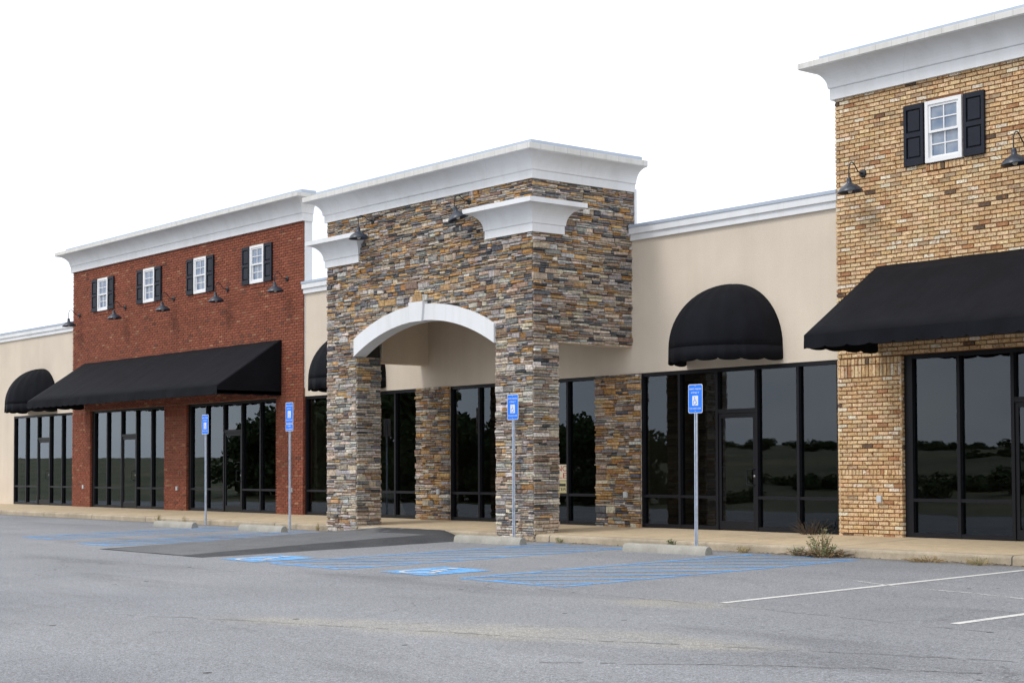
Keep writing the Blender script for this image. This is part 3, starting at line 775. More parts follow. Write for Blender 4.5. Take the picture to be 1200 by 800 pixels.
# ------------------------------------------------------------------ stone entrance tower
def tower():
    root = thing('stone_tower', 'stone clad entrance tower with white arch on two thick columns', 'entrance tower', ((XL + XR) / 2, YT, 0))
    cx, hs = (XL2 + XR2) / 2, (XR2 - XL2) / 2
    zi_end, zi_mid, zo_end, zo_mid = 3.515, 4.075, 3.865, 4.385
    def arc(x, ze, zm):
        r = zm - ze; Rr = (hs * hs + r * r) / (2 * r); t = min(abs(x - cx), hs)
        return zm - Rr + math.sqrt(Rr * Rr - t * t)
    zsid, ztop = 3.497, 6.36
    def wts(z, u):
        if z < 3.0: return W_PALE
        if z < 4.4: return [(p + q) / 2 for p, q in zip(W_PALE, W_MIX)]
        return W_MIX
    core = MB(); g_ = .0
    # columns and walls (dark backing of the stones)
    core.box(XL, XL2, YT, YC, -.3, zsid, skip='t'); core.box(XR2, XR, YT, YC, -.3, zsid, skip='t')
    N = 24; xs = [XL2 + (XR2 - XL2) * i / N for i in range(N + 1)]
    for a, b in zip(xs, xs[1:]):
        za, zb = arc(a, zo_end, zo_mid) - .06, arc(b, zo_end, zo_mid) - .06
        for y, fl in ((YT, 0), (YC, 1)):
            q = [(a, y, za), (b, y, zb), (b, y, ztop), (a, y, ztop)]; core.add(q if not fl else q[::-1], [(0, 1, 2, 3)])
        core.add([(a, YT, za), (a, YC, za), (b, YC, zb), (b, YT, zb)], [(0, 1, 2, 3)])
    for a, b in ((XL, XL2), (XR2, XR)): core.box(a, b, YT, YC, zsid, ztop, skip='b')
    core.box(XL, XL + .25, YC, YS + .06, zsid, ztop); core.box(XR - .25, XR, YC, YS + .06, zsid, ztop)
    core.box(XL + .25, XR - .25, YS + .0605, YS + .2, 5.3, ztop)
    core.build('core', 'stone_joint', root)
    st = MB()
    front = face_put((0, YT, 0), (1, 0, 0), (0, -1, 0))
    def spans_front(z0, z1):
        if z1 <= zo_end: return [(XL, XL2), (XR2, XR)]
        if z0 >= zo_mid - .02: return [(XL, XR)]
        zz = max(z0, zo_end + .001)
        lo, hi = 0, hs
        for _ in range(30):
            m = (lo + hi) / 2
            if arc(cx + m, zo_end, zo_mid) > zz + .05: lo = m
            else: hi = m
        return [(XL, cx - lo), (cx + lo, XR)]
    stonework(st, front, -.08, ztop, spans_front, wts, 31)
    right = face_put((XR, 0, 0), (0, 1, 0), (1, 0, 0))
    def spans_side(z0, z1): return [(YT, YC)] if z1 <= zsid + .01 else [(YT, YS + .05)]
    stonework(st, right, -.08, ztop, spans_side, wts, 32, breaks=(zsid - .02,))
    left = face_put((XL, 0, 0), (0, 1, 0), (-1, 0, 0)); stonework(st, left, -.08, ztop, spans_side, wts, 33, breaks=(zsid - .02,))
    stonework(st, face_put((XL2, 0, 0), (0, 1, 0), (1, 0, 0)), -.08, zsid + .02, lambda p, q: [(YT, YC)], wts, 34)
    stonework(st, face_put((XR2, 0, 0), (0, 1, 0), (-1, 0, 0)), -.08, zsid + .02, lambda p, q: [(YT, YC)], wts, 35)
    for a, b, sd in ((XL, XL2, 36), (XR2, XR, 37)):
        stonework(st, face_put((0, YC, 0), (1, 0, 0), (0, 1, 0)), -.08, zsid + .02, lambda p, q: [(a, b)], wts, sd)
    st.build('stone_cladding', 'stone', root, colour=True)
    # stucco lining of the porch
    ln = MB()
    ln.box(XL + .252, XL + .275, YC + .001, YS - .002, zsid, 4.9); ln.box(XR - .275, XR - .252, YC + .001, YS - .002, zsid, 4.9)
    ln.box(XL - .01, XL + .251, YC + .05, YS - .002, zsid - .022, zsid - .001); ln.box(XR - .251, XR + .01, YC + .05, YS - .002, zsid - .022, zsid - .001)
    ln.box(XL + .276, XR - .276, YC + .03, YS - .003, 4.9, 4.93)
    for a, b in zip(xs, xs[1:]):
        za, zb = arc(a, zo_end, zo_mid) - .08, arc(b, zo_end, zo_mid) - .08
        ln.add([(a, YC + .012, za), (b, YC + .012, zb), (b, YC + .012, 4.9), (a, YC + .012, 4.9)], [(3, 2, 1, 0)])
        ln.add([(a, YT + .1, za), (a, YC + .012, za), (b, YC + .012, zb), (b, YT + .1, zb)], [(0, 1, 2, 3)])
    for a, b in ((XL + .276, XL2), (XR2, XR - .276)): ln.box(a, b, YC + .052, YC + .07, zsid, 4.9)
    ln.build('porch_lining', 'stucco', root)
    # arch ring and keystone
    ar = MB(); y0, y1 = YT - .075, YT + .22
    for a, b in zip(xs, xs[1:]):
        ia, ib, oa, ob = arc(a, zi_end, zi_mid), arc(b, zi_end, zi_mid), arc(a, zo_end, zo_mid), arc(b, zo_end, zo_mid)
        ar.add([(a, y0, ia), (b, y0, ib), (b, y0, ob), (a, y0, oa), (a, y1, ia), (b, y1, ib), (b, y1, ob), (a, y1, oa)],
               [(0, 1, 2, 3), (0, 4, 5, 1), (3, 2, 6, 7), (5, 4, 7, 6)])
    for x in (xs[0], xs[-1]):
        i, o_ = arc(x, zi_end, zi_mid), arc(x, zo_end, zo_mid)
        ar.add([(x, y0, i), (x, y0, o_), (x, y1, o_), (x, y1, i)], [(0, 1, 2, 3)])
    arch = fix_normals(ar.build('arch_trim', 'trim', root))
    ks = MB(); zz0, zz1 = 4.06, 4.435; a0, a1 = .19, .235
    ks.add([(cx - .08 - a0, YT - .115, zz0), (cx - .08 + a0, YT - .115, zz0), (cx - .08 + a1, YT - .115, zz1), (cx - .08 - a1, YT - .115, zz1),
            (cx - .08 - a0, YT + .1, zz0), (cx - .08 + a0, YT + .1, zz0), (cx - .08 + a1, YT + .1, zz1), (cx - .08 - a1, YT + .1, zz1)],
           [(0, 1, 2, 3), (5, 4, 7, 6), (1, 5, 6, 2), (4, 0, 3, 7), (3, 2, 6, 7), (4, 5, 1, 0)])
    ks.build('keystone', 'trim', arch)
    # crown cornice
    yb = YS + .065
    path = [(XL, yb), (XL, YT), (XR, YT), (XR, yb)]
    c = MB(); sweep(c, path, [(-.02, 6.335), (.06, 6.335), (.06, 6.48), (.085, 6.487), (.085, 6.492)] + cove(.088, 6.494, .365, 6.755) + [(.38, 6.76), (.38, 6.77), (-.02, 6.77)])
    cn = fix_normals(c.build('cornice', 'trim', root))
    f = MB(); sweep(f, path, [(-.02, 6.771), (.392, 6.771), (.392, 6.868), (-.02, 6.90)]); fix_normals(f.build('cornice_fascia', 'trim_top', cn))
    k = MB(); sweep(k, [(XL, yb + .05), (XL, YT), (XR, YT), (XR, yb + .05)], [(-.04, 6.87), (.19, 6.89), (.19, 6.975), (-.04, 7.005)]); fix_normals(k.build('coping', 'coping', cn))
    e = MB(); e.box(XR - .2, XR + .035, yb + .001, yb + .06, 5.55, 6.40); e.box(XL - .035, XL + .2, yb + .001, yb + .06, 5.55, 6.40); e.box(XL + .2, XR - .2, yb + .0, yb + .05, 5.55, 6.96); e.build('end_trim', 'trim', root)
    # corner corbels
    prof = [(-.03, 5.40), (.055, 5.40), (.055, 5.545), (.07, 5.552)] + cove(.072, 5.555, .33, 5.86) + [(.345, 5.865), (.345, 5.95), (-.03, 5.965)]
    for p in ([(-22.98, YT + .12), (-22.98, YT), (XR, YT), (XR, 18.78), (XR - .12, 18.78)], [(XL + .12, 18.78), (XL, 18.78), (XL, YT), (-27.19, YT), (-27.19, YT + .12)]):
        c = MB(); sweep(c, p, prof); fix_normals(c.build('corbel', 'trim', root))
    reloc(root)
    return root
tower()

# ------------------------------------------------------------------ awnings
def scallop(t, period=.41, amp=.045):
    f = (t / period) % 1.0; return amp * (1 - math.sqrt(max(0, 1 - (2 * f - 1) ** 2)) * .85)
def shed_awning(x0, x1, label, yw=YB - .008):
    root = thing('shop_awning', label, 'awning', (x0, yw, 3.02), 0, 'long black awnings on the brick shops')
    L = x1 - x0; P, zt, zf, zb = 1.74, 1.38, .215, 0.0
    rnd = random.Random(int(abs(x0) * 10))
    ribs = 10
    top = MB(); nu, nv = ribs * 6, 8
    def tp(u, v):
        x = L * u; y = -P * v; z = zt + (zf - zt) * v
        sag = .007 * (1 - (2 * ((u * ribs) % 1) - 1) ** 2) * math.sin(math.pi * v)
        return (x, y - sag * .4, z - sag + .004 * math.sin(x * 5 + v * 9))
    vs = [tp(i / nu, j / nv) for j in range(nv + 1) for i in range(nu + 1)]
    top.add(vs, [(j * (nu + 1) + i, (j + 1) * (nu + 1) + i, (j + 1) * (nu + 1) + i + 1, j * (nu + 1) + i + 1) for j in range(nv) for i in range(nu)], 0, True)
    o = top.build('fabric_top', 'fabric', root); sd = o.modifiers.new('thickness', 'SOLIDIFY'); sd.thickness = .008; sd.offset = -1
    for x in (0, L):
        s = MB(); k = 12
        up = [(x, -P * i / k, zt + (zf - zt) * i / k) for i in range(k + 1)]
        dn = [(x, -P * i / k, zb + .04) for i in range(k + 1)]
        s.add(up + dn, [(i, i + 1, k + 2 + i, k + 1 + i) for i in range(k)])
        o = s.build('side_panel', 'fabric', root); sd = o.modifiers.new('thickness', 'SOLIDIFY'); sd.thickness = .008; sd.offset = 0
    va = MB(); n = int(L / .041)
    def fold(x): return .012 * math.sin(x * 2.3) + .006 * math.sin(x * 7.1)
    a = [(L * i / n, -P - .003, zf) for i in range(n + 1)]
    b = [(L * i / n, -P - .012 - fold(L * i / n), zb + scallop(L * i / n)) for i in range(n + 1)]
    va.add(a + b, [(i, n + 1 + i, n + 2 + i, i + 1) for i in range(n)])
    o = va.build('valance', 'fabric', root); sd = o.modifiers.new('thickness', 'SOLIDIFY'); sd.thickness = .006
    for x in (-.004, L + .004):
        sv = MB(); k = 42
        a = [(x, -P * i / k, zb + .12) for i in range(k + 1)]; b = [(x, -P * i / k, zb + scallop(P * i / k)) for i in range(k + 1)]
        sv.add(a + b, [(i, i + 1, k + 2 + i, k + 1 + i) for i in range(k)])
        o = sv.build('valance', 'fabric', root); sd = o.modifiers.new('thickness', 'SOLIDIFY'); sd.thickness = .005
    f = MB(); r = .016
    f.tube([(.03, -P + .03, zf - .03), (L - .03, -P + .03, zf - .03)], r); f.tube([(.03, -.02, zf - .03), (L - .03, -.02, zf - .03)], r); f.tube([(.03, -.02, zt - .04), (L - .03, -.02, zt - .04)], r)
    for i in range(5):
        x = .04 + (L - .08) * i / 4; f.tube([(x, -.02, zf - .03), (x, -P + .03, zf - .03)], r); f.tube([(x, -P + .04, zf - .03), (x, -.03, zt - .05)], r)
    f.build('awning_frame', 'iron', root)
    return root
shed_awning(RED0 + .84, RED0 + 12.02, 'long black fabric awning with scalloped edge on the red brick shop')
shed_awning(TAN0 + .82, TAN0 + 12.0, 'long black fabric awning with scalloped edge on the tan brick shop')
def dome_awning(cx, label):
    root = thing('dome_awning', label, 'awning', (cx, YS - .006, 3.03), 0, 'black dome awnings on the stucco shops')
    Rr, z0 = 1.12, .26
    gores, sub, nv = 10, 4, 16
    def pt(a, e):
        f = (a / math.pi * gores) % 1.0; k = 1 - .017 * (1 - abs(2 * f - 1) ** 2)
        r = Rr * k
        return (-r * math.cos(a) * math.cos(e), -r * math.sin(a) * math.cos(e), z0 + r * math.sin(e))
    n = gores * sub; mb = MB()
    vs = [pt(math.pi * i / n, math.pi / 2 * j / nv) for j in range(nv + 1) for i in range(n + 1)]
    mb.add(vs, [(j * (n + 1) + i, j * (n + 1) + i + 1, (j + 1) * (n + 1) + i + 1, (j + 1) * (n + 1) + i) for j in range(nv) for i in range(n)], 0, True)
    o = mb.build('fabric_dome', 'fabric', root); sd = o.modifiers.new('thickness', 'SOLIDIFY'); sd.thickness = .008
    va = MB(); n = 120; a, b = [], []
    for i in range(n + 1):
        t = math.pi * i / n; s = Rr * t; f = 1 + .006 * math.sin(t * 17) + .006
        q_ = pt(t, 0); a.append((q_[0], q_[1], z0)); b.append((q_[0] * f, q_[1] * f, scallop(s, Rr * math.pi / 9, .05)))
    va.add(a + b, [(i, n + 1 + i, n + 2 + i, i + 1) for i in range(n)], 0, True)
    o = va.build('valance', 'fabric', root); sd = o.modifiers.new('thickness', 'SOLIDIFY'); sd.thickness = .006
    fr = MB(); fr.tube([(-Rr * .97 * math.cos(math.pi * i / 24), -Rr * .97 * math.sin(math.pi * i / 24), z0) for i in range(25)], .014); fr.tube([(-Rr * .97, -.02, z0), (Rr * .97, -.02, z0)], .014)
    fr.build('awning_frame', 'iron', root)
    return root
dome_awning(-19.20, 'black dome awning over the glass door right of the stone tower')
dome_awning(-30.76, 'black dome awning half hidden behind the left stone column')
dome_awning(-48.35, 'black dome awning at the far left beyond the red brick shop')

# ------------------------------------------------------------------ gooseneck lamps
def make_lamp(tilt=-5, rise=1.0, drop=0.0):
    root = thing('wall_lamp', 'x', 'wall lamp')
    p = MB(); p.lathe([(0, .03), (.05, .028), (.064, .02), (.066, 0), (.066, -.01)], 20, Matrix.Rotation(R_(90), 4, 'X')); p.tube([(0, -.02, 0), (0, -.07, 0)], .016, 10)
    p.build('wall_plate', 'iron', root)
    L = .355
    key = [(0, -.05, 0), (0, -.10, .004), (0, -.145, .035), (0, -.185, .085), (0, -.225, .128), (0, -.265, .147), (0, -.305, .138), (0, -.337, .10), (0, -L + .003, .05), (0, -L, -.05), (0, -L, -.12)]
    key = [(x, y, z * rise if z > 0 else z - (drop if z < -.04 else 0)) for x, y, z in key]
    a = MB(); a.tube(key, .009, 10); a.build('gooseneck_arm', 'iron', root)
    T = Matrix.Translation((0, -L, -.105 - drop)) @ Matrix.Scale(1.08, 4) @ Matrix.Rotation(R_(tilt), 4, Vector((-.776, .63, 0)))
    s = MB(); s.lathe([(.0, .004), (.022, .003), (.03, -.006), (.036, -.03), (.037, -.075), (.05, -.088), (.095, -.115), (.14, -.145), (.17, -.178), (.186, -.207), (.187, -.214), (.180, -.209), (.162, -.18), (.13, -.15), (.085, -.12), (.0, -.105)], 32, T)
    s.build('lamp_shade', 'lamp', root)
    b = MB(); b.lathe([(0, -.225), (.02, -.222), (.033, -.205), (.036, -.185), (.028, -.16), (.018, -.14), (.016, -.11)], 16, T); b.build('bulb', 'bulb', root)
    return root
proto = make_lamp()
GL = 'gooseneck barn lamps on the shop fronts'
def put_lamp(x, y, z, label, first=[True], p=None):
    if p is not None: o = p
    elif first[0]: o = proto; first[0] = False
    else: o = copy_tree(proto)
    o.location = (x, y, z); o['label'] = label; o['group'] = GL
    return o
rl = ['dark gooseneck lamp hanging past the far left corner of the red brick wall', 'dark gooseneck lamp under the leftmost shuttered window of the red brick shop', 'dark gooseneck lamp under the second shuttered window from the left on red brick',
      'dark gooseneck lamp under the third shuttered window from the left on red brick', 'dark gooseneck lamp at the right end of the red brick wall, near the stone tower']
for x, l in zip((.49, 3.53, 6.46, 9.38, 12.28), rl): put_lamp(RED0 + x, YB, 5.85, l)
tl = ['dark gooseneck lamp at the left corner of the tan brick wall', 'dark gooseneck lamp right of the window on the tan brick wall']
for x, l in zip((.56, 3.53), tl): put_lamp(TAN0 + x, YB, 5.90, l)
tw = thing
a = put_lamp(0, 0, 0, 'dark gooseneck lamp over the left white corbel of the stone tower', p=make_lamp(-3, .55, .05)); a.location = (-26.66, YT - .02, 6.18)
b = put_lamp(0, 0, 0, 'crooked gooseneck lamp tilted beside the right white corbel of the stone tower', p=make_lamp(-19, .55, .03)); b.location = (-23.52, YT - .02, 6.16)

# ------------------------------------------------------------------ parking signs
def text_mesh(s, size, parent, m, loc, name='lettering', width=None):
    cu = bpy.data.curves.new(name, 'FONT'); cu.body = s; cu.size = size; cu.align_x = 'CENTER'; cu.align_y = 'CENTER'; cu.extrude = .0008
    t = bpy.data.objects.new(name, cu); COL.objects.link(t)
    bpy.context.view_layer.update()
    dg = bpy.context.evaluated_depsgraph_get(); me = bpy.data.meshes.new_from_object(t.evaluated_get(dg))
    bpy.data.objects.remove(t); bpy.data.curves.remove(cu)
    me.materials.clear(); me.materials.append(M[m])
    o = bpy.data.objects.new(name, me); COL.objects.link(o); o.parent = parent
    w = max(v.co.x for v in me.vertices) - min(v.co.x for v in me.vertices)
    if width:
        for v in me.vertices: v.co.x *= width / w
    o.rotation_euler = (R_(90), 0, 0); o.location = loc
    return o
def rounded(w, h, r, n=5):
    pts = []
    for cx, cz, a0 in ((w / 2 - r, h / 2 - r, 0), (-w / 2 + r, h / 2 - r, 90), (-w / 2 + r, -h / 2 + r, 180), (w / 2 - r, -h / 2 + r, 270)):
        for i in range(n + 1):
            a = R_(a0 + 90 * i / n); pts.append((cx + r * math.cos(a), cz + r * math.sin(a)))
    return pts
def plate(mb, w, h, r, y0, y1, cz, mi):
    p = rounded(w, h, r); n = len(p)
    mb.add([(x, y0, cz + z) for x, z in p] + [(x, y1, cz + z) for x, z in p],
           [tuple(range(n)), tuple(range(n, 2 * n))[::-1]] + [(i, n + i, n + (i + 1) % n, (i + 1) % n) for i in range(n)][::1], mi)
def sign(x, y, top, lean, label, second=False, rz=0):
    root = thing('parking_sign', label, 'parking sign', (x, y, lot(y)), R_(rz), 'blue disabled parking signs on steel posts')
    root.rotation_euler.y = R_(lean)
    H = top - lot(y)
    p = MB()   # U-channel post
    pr = [(-.030, -.008), (-.030, -.012), (-.014, -.012), (-.010, .018), (.010, .018), (.014, -.012), (.030, -.012), (.030, -.008), (.0175, -.008), (.0130, .022), (-.0130, .022), (-.0175, -.008)]
    n = len(pr)
    p.add([(a, b, -.1) for a, b in pr] + [(a, b, H - .03) for a, b in pr], [(i, (i + 1) % n, n + (i + 1) % n, n + i) for i in range(n)] + [tuple(range(n, 2 * n))])
    fix_normals(p.build('post', 'galv', root))
    w, h = .305, .445; cz = H - h / 2
    s = MB(); plate(s, w, h, .03, -.018, -.0145, cz, 1); face = fix_normals(s.build('sign_plate', ['sign_white', 'sign_white'], root))
    b = MB(); plate(b, w - .018, h - .018, .024, -.0195, -.0181, cz, 0); fix_normals(b.build('blue_face', 'sign_blue', face))
    y_ = -.0205
    text_mesh('PERMIT PARKING', .036, face, 'sign_white', (0, y_, cz + .148), width=.255)
    text_mesh('ONLY', .036, face, 'sign_white', (0, y_, cz + .092), width=.17)
    text_mesh('TOW-AWAY ZONE', .034, face, 'sign_white', (0, y_, cz - .152), width=.25)
    q = MB(); q.box(-.062, .062, -.0212, -.0196, cz - .105, cz + .045); sq = q.build('symbol_panel', 'sign_white', face)
    i = MB(); isa(i, lambda u, v, d: (-.055 + u * .11, -.0216 - d * .5, cz - .100 + v * .135)); i.build('wheelchair_symbol', 'sign_blue', face)
    bo = MB()
    for zz in (cz + .195, cz - .195): bo.lathe([(0, .006), (.007, .004), (.008, 0)], 10, Matrix.Translation((0, -.0195, zz)) @ Matrix.Rotation(R_(90), 4, 'X'))
    bo.build('bolt', 'galv', face)
    if second:
        c2 = cz - h / 2 - .085
        s = MB(); plate(s, w, .152, .02, -.018, -.0145, c2, 0); pl = fix_normals(s.build('van_plate', 'sign_white', root))
        b = MB(); plate(b, w - .018, .134, .016, -.0195, -.0181, c2, 0); fix_normals(b.build('blue_face', 'sign_blue', pl))
        text_mesh('VAN', .05, pl, 'sign_white', (0, y_, c2 + .026), width=.12); text_mesh('ACCESSIBLE', .036, pl, 'sign_white', (0, y_, c2 - .036), width=.24)
    return root
sign(-17.67, 18.0, 2.55, .35, 'blue disabled parking sign on a post before the black dome awning')
sign(-22.09, 17.98, 2.56, -.1, 'blue disabled parking sign standing against the right stone column')
sign(-29.63, 18.02, 2.675, 0, 'taller blue parking sign with a second small plate below, near the red brick pier', True)
sign(-33.35, 18.05, 2.52, -.3, 'farthest blue disabled parking sign, before the red shop windows')

# ------------------------------------------------------------------ wheel stops
def make_stop():
    mb = MB(); rnd = random.Random(5); L = 1.72; n = 22
    pr = [(-.085, 0), (-.08, .05), (-.062, .098), (-.035, .122), (0, .13), (.035, .122), (.062, .098), (.08, .05), (.085, 0)]
    rings = []
    for i in range(n + 1):
        x = -L / 2 + L * i / n; k = .93 if i in (0, n) else 1
        rings.append([(x + rnd.uniform(-.004, .004), y * k + rnd.uniform(-.003, .003), z * k + (rnd.uniform(-.005, .003) if z > 0 else -.01)) for y, z in pr])
    m = len(pr)
    mb.add([v for r in rings for v in r], [(i * m + j, i * m + j + 1, (i + 1) * m + j + 1, (i + 1) * m + j) for i in range(n) for j in range(m - 1)], 0, True)
    mb.add(rings[0], [tuple(range(m))]); mb.add(rings[-1], [tuple(range(m))[::-1]])
    return fix_normals(mb.build('wheel_stop', 'stop'))
ws = make_stop(); first = True
for x, y, rz, l in ((-17.62, 17.30, 2, 'concrete wheel stop nearest the viewer, below the sign before the dome awning'), (-21.93, 17.30, 3.0, 'concrete wheel stop in front of the right stone column'),
                    (-29.53, 17.30, .5, 'concrete wheel stop left of the left stone column, below the two-plate sign'), (-33.1, 17.15, 2, 'farthest concrete wheel stop, in front of the red brick shop')):
    o = ws if first else ws.copy()
    if not first: COL.objects.link(o)
    first = False
    o.location = (x, y, lot(y) + .001); o.rotation_euler = (0, 0, R_(rz)); tag(o, l, 'wheel stop', 'concrete wheel stops')

# ------------------------------------------------------------------ papers behind the glass
sg = thing('window_sign', 'cream for-lease sign with red letters taped to the window by the right column', 'window sign', (-23.86, YS + .062, 1.04))
q = MB(); q.box(-.28, .235, 0, .004, -.005, .30); q.build('panel', 'sign_cream', sg)
text_mesh('ANC', .15, sg, 'sign_red', (.02, -.002, .215), width=.40); text_mesh('ILE', .15, sg, 'sign_red', (.06, -.002, .08), width=.32)
sg2 = thing('window_sign', 'yellowed notice with dark shape and lettering below the cream sign', 'window sign', (-23.86, YS + .062, .79))
q = MB(); q.box(-.25, .235, 0, .004, 0, .235); q.build('panel', 'sign_yellow', sg2)
q = MB(); q.box(-.05, .19, -.003, -.001, .13, .18); q.build('dark_shape', 'ink', sg2)
text_mesh('TER', .085, sg2, 'ink', (.08, -.002, .07), width=.25)
brd = MB()
brd.add([(-29.9, YS + .35, .21), (-29.35, YS + .35, .21), (-29.85, YS + .5, .62), (-29.98, YS + .5, .6)], [(0, 1, 2, 3)])
o = brd.build('leaning_board', 'sign_cream'); o.modifiers.new('thickness', 'SOLIDIFY').thickness = .02
tag(o, 'pale slanted board leaning inside the window left of the stone pilaster', 'board')

# ------------------------------------------------------------------ weeds
def weed(name, loc, h, spread, nstem, label, leafm='weed_leaf', stemm='weed_dry', leaves=9, seed=1, leafs=.03, droop=.2):
    rnd = random.Random(seed); root = thing(name, label, 'weed', loc)
    s = MB(); lf = MB()
    for i in range(nstem):
        a = rnd.uniform(0, 2 * math.pi); r = spread * math.sqrt(rnd.random()); hh = h * rnd.uniform(.45, 1) * (1 - .45 * r / max(spread, .01))
        b = Vector((math.cos(a) * r * .35, math.sin(a) * r * .2, -.01)); t = Vector((math.cos(a) * r, math.sin(a) * r * .7, hh)); m = (b + t) / 2 + Vector((rnd.uniform(-.03, .03), rnd.uniform(-.03, .03), hh * .1))
        s.tube([b, m, t], [.005, .004, .0018], 4)
        for k in range(leaves):
            f = rnd.uniform(.15, 1.0); p = b.lerp(t, f) + Vector((rnd.uniform(-.03, .03), rnd.uniform(-.03, .03), hh * .1 * (1 - abs(2 * f - 1))))
            d = Vector((rnd.uniform(-1, 1), rnd.uniform(-1, 1), rnd.uniform(-.3, .8))).normalized(); sd = d.orthogonal().normalized(); sz = leafs * rnd.uniform(.5, 1.2)
            lf.add([p, p + d * sz * .5 + sd * sz * .26, p + d * sz, p + d * sz * .5 - sd * sz * .26], [(0, 1, 2, 3)])
    s.build('stems', stemm, root)
    if leaves: lf.build('leaves', leafm, root)
    return root
z_ = lambda y: lot(y)
weed('kerb_weed', (-15.17, 17.97, z_(17.95)), .52, .27, 38, 'tall grey-green weed growing at the kerb before the tan brick pier', seed=2, leaves=12, leafs=.036)
weed('kerb_weed', (-15.15, 17.98, z_(17.98)), .16, .62, 90, 'low brown dried growth around the foot of the tall kerb weed', 'weed_dry', 'weed_brown', 5, 3, .03)
weed('kerb_weed', (-15.62, 17.95, z_(17.95)),   .2, .15, 16, 'low green weed clump left of the tall kerb weed', seed=4, leaves=9)
weed('dry_bush', (-17.38, 20.33, walkz(20.3)), .36, .46, 40, 'dry dark leafless bush on the sidewalk before the shop glass', 'weed_brown', 'weed_brown', 3, 5, .02)
weed('small_weed', (-18.38, 18.14, lot(18.14)), .30, .09, 5, 'small green weed behind the nearest wheel stop', 'weed_leaf', 'weed_leaf', 6, 6, .07)
weed('small_weed', (-16.72, 18.02, z_(18.0)), .13, .14, 22, 'small yellowish weed at the kerb right of the nearest sign post', 'straw', 'straw', 5, 7, .03)
weed('small_weed', (-20.95, 18.03, z_(18.0)), .13, .08, 10, 'small green weed at the kerb right of the right stone column', 'weed_leaf', 'straw', 6, 8, .035)
weed('small_weed', (-28.55, 18.03, z_(18.0)), .2, .1, 14, 'thin dry weed at the foot of the left stone column', 'straw', 'straw', 4, 9, .02)
weed('small_weed', (-35.6, 18.03, z_(18.0)), .32, .2, 16, 'thin straw-coloured weed at the kerb near the farthest wheel stop', 'straw', 'straw', 4, 10, .025)
weed('small_weed', (-34.4, 18.06, z_(18.0)), .24, .1, 8, 'wispy dry stalks at the kerb behind the farthest wheel stop', 'straw', 'straw', 3, 15, .02)
weed('kerb_tuft', (-13.4, 18.02, z_(18.0)), .10, .42, 50, 'brown dried grass tuft along the kerb, left of two', 'straw', 'weed_dry', 3, 11, .02)
weed('kerb_tuft', (-12.55, 17.98, z_(18.0)), .13, .30, 40, 'brown and green grass tuft along the kerb at the far right', 'weed_leaf', 'straw', 3, 12, .02)
lt = MB(); rnd = random.Random(8)
for i in range(420):
    x = rnd.choice([-16.0, -15.0, -13.2, -12.4, -20.4, -18.9]) + rnd.gauss(0, .4); y = 18.13 - abs(rnd.gauss(0, .07)); zz = lot(y) + .004 + rnd.random() * .012
    a = rnd.uniform(0, 6.28); s = rnd.uniform(.012, .035); d = Vector((math.cos(a), math.sin(a), rnd.uniform(-.1, .3))) * s; e = Vector((-math.sin(a), math.cos(a), rnd.uniform(-.2, .4))) * s * .4
    p = Vector((x, y, zz)); lt.add([p - d, p + e, p + d, p - e], [(0, 1, 2, 3)])
o = lt.build('leaf_litter', 'weed_brown'); o['kind'] = 'stuff'; o['label'] = 'brown dead leaves and grit along the foot of the kerb'

# ------------------------------------------------------------------ what the windows mirror: trees, scrub and a lamp post across the lot
def make_tree(h, seed):
    rnd = random.Random(seed); root = thing('tree', 'x', 'tree')
    t = MB(); t.tube([(0, 0, -.3), (.05, 0, h * .3), (0, .1, h * .7), (.1, .05, h * .92)], [h * .035, h * .026, h * .015, .01], 7)
    cl = []
    for i in range(11):
        a = rnd.uniform(0, 6.28); zz = h * rnd.uniform(.10, .9); r = h * .30 * (1.15 - abs(zz / h - .5))
        e = Vector((math.cos(a) * r, math.sin(a) * r, zz)); t.tube([(0, 0, zz * .75), e * .6 + Vector((0, 0, zz * .35)), e], [h * .012, h * .008, .01], 5); cl.append((e, h * rnd.uniform(.12, .2)))
    cl += [(Vector((0, 0, h * .88)), h * .15), (Vector((0, 0, h * .6)), h * .24), (Vector((0, 0, h * .25)), h * .24)]
    t.build('trunk', 'bark', root)
    c = MB()
    for e, r in cl:
        for i in range(330):
            d = Vector((rnd.gauss(0, 1), rnd.gauss(0, 1), rnd.gauss(0, .8))).normalized() * r * (rnd.random() ** .45); p = e + d
            n = Vector((rnd.gauss(0, 1), rnd.gauss(0, 1), rnd.gauss(0, 1))).normalized(); u = n.orthogonal().normalized() * h * rnd.uniform(.02, .045); v = n.cross(u)
            c.add([p - u, p - v * .6, p + u, p + v * .6], [(0, 1, 2, 3)])
    c.build('crown', 'leaf', root)
    return root
TP = [make_tree(1.0, 41), make_tree(1.0, 42), make_tree(1.0, 43)]
def gh(y):
    z = .0209 * (min(max(y, -14), 18.1) - 18.1) - .07
    if y < -14: t = min(1, (-14 - y) / 90); z += 4.6 * t * t * (3 - 2 * t)
    return z
spots = [(-99, -22, 6.6), (-95, -20, 7.0), (-91.5, -19, 7.6), (-88.5, -22, 8.2), (-86, -20, 7.2), (-83, -21, 5.4), (-80.3, -20, 5.2), (-77.5, -21, 5.1), (-74.5, -20, 4.4), (-72, -21, 4.5), (-69, -20, 5.0), (-66.4, -22, 4.2), (-102, -21, 6.6), (-105, -22, 6.2), (-108, -21, 5.6), (-111, -23, 5.0),
         (-130, -40, 3), (-145, -50, 3.5)]
used = [False] * 3
rnd = random.Random(77)
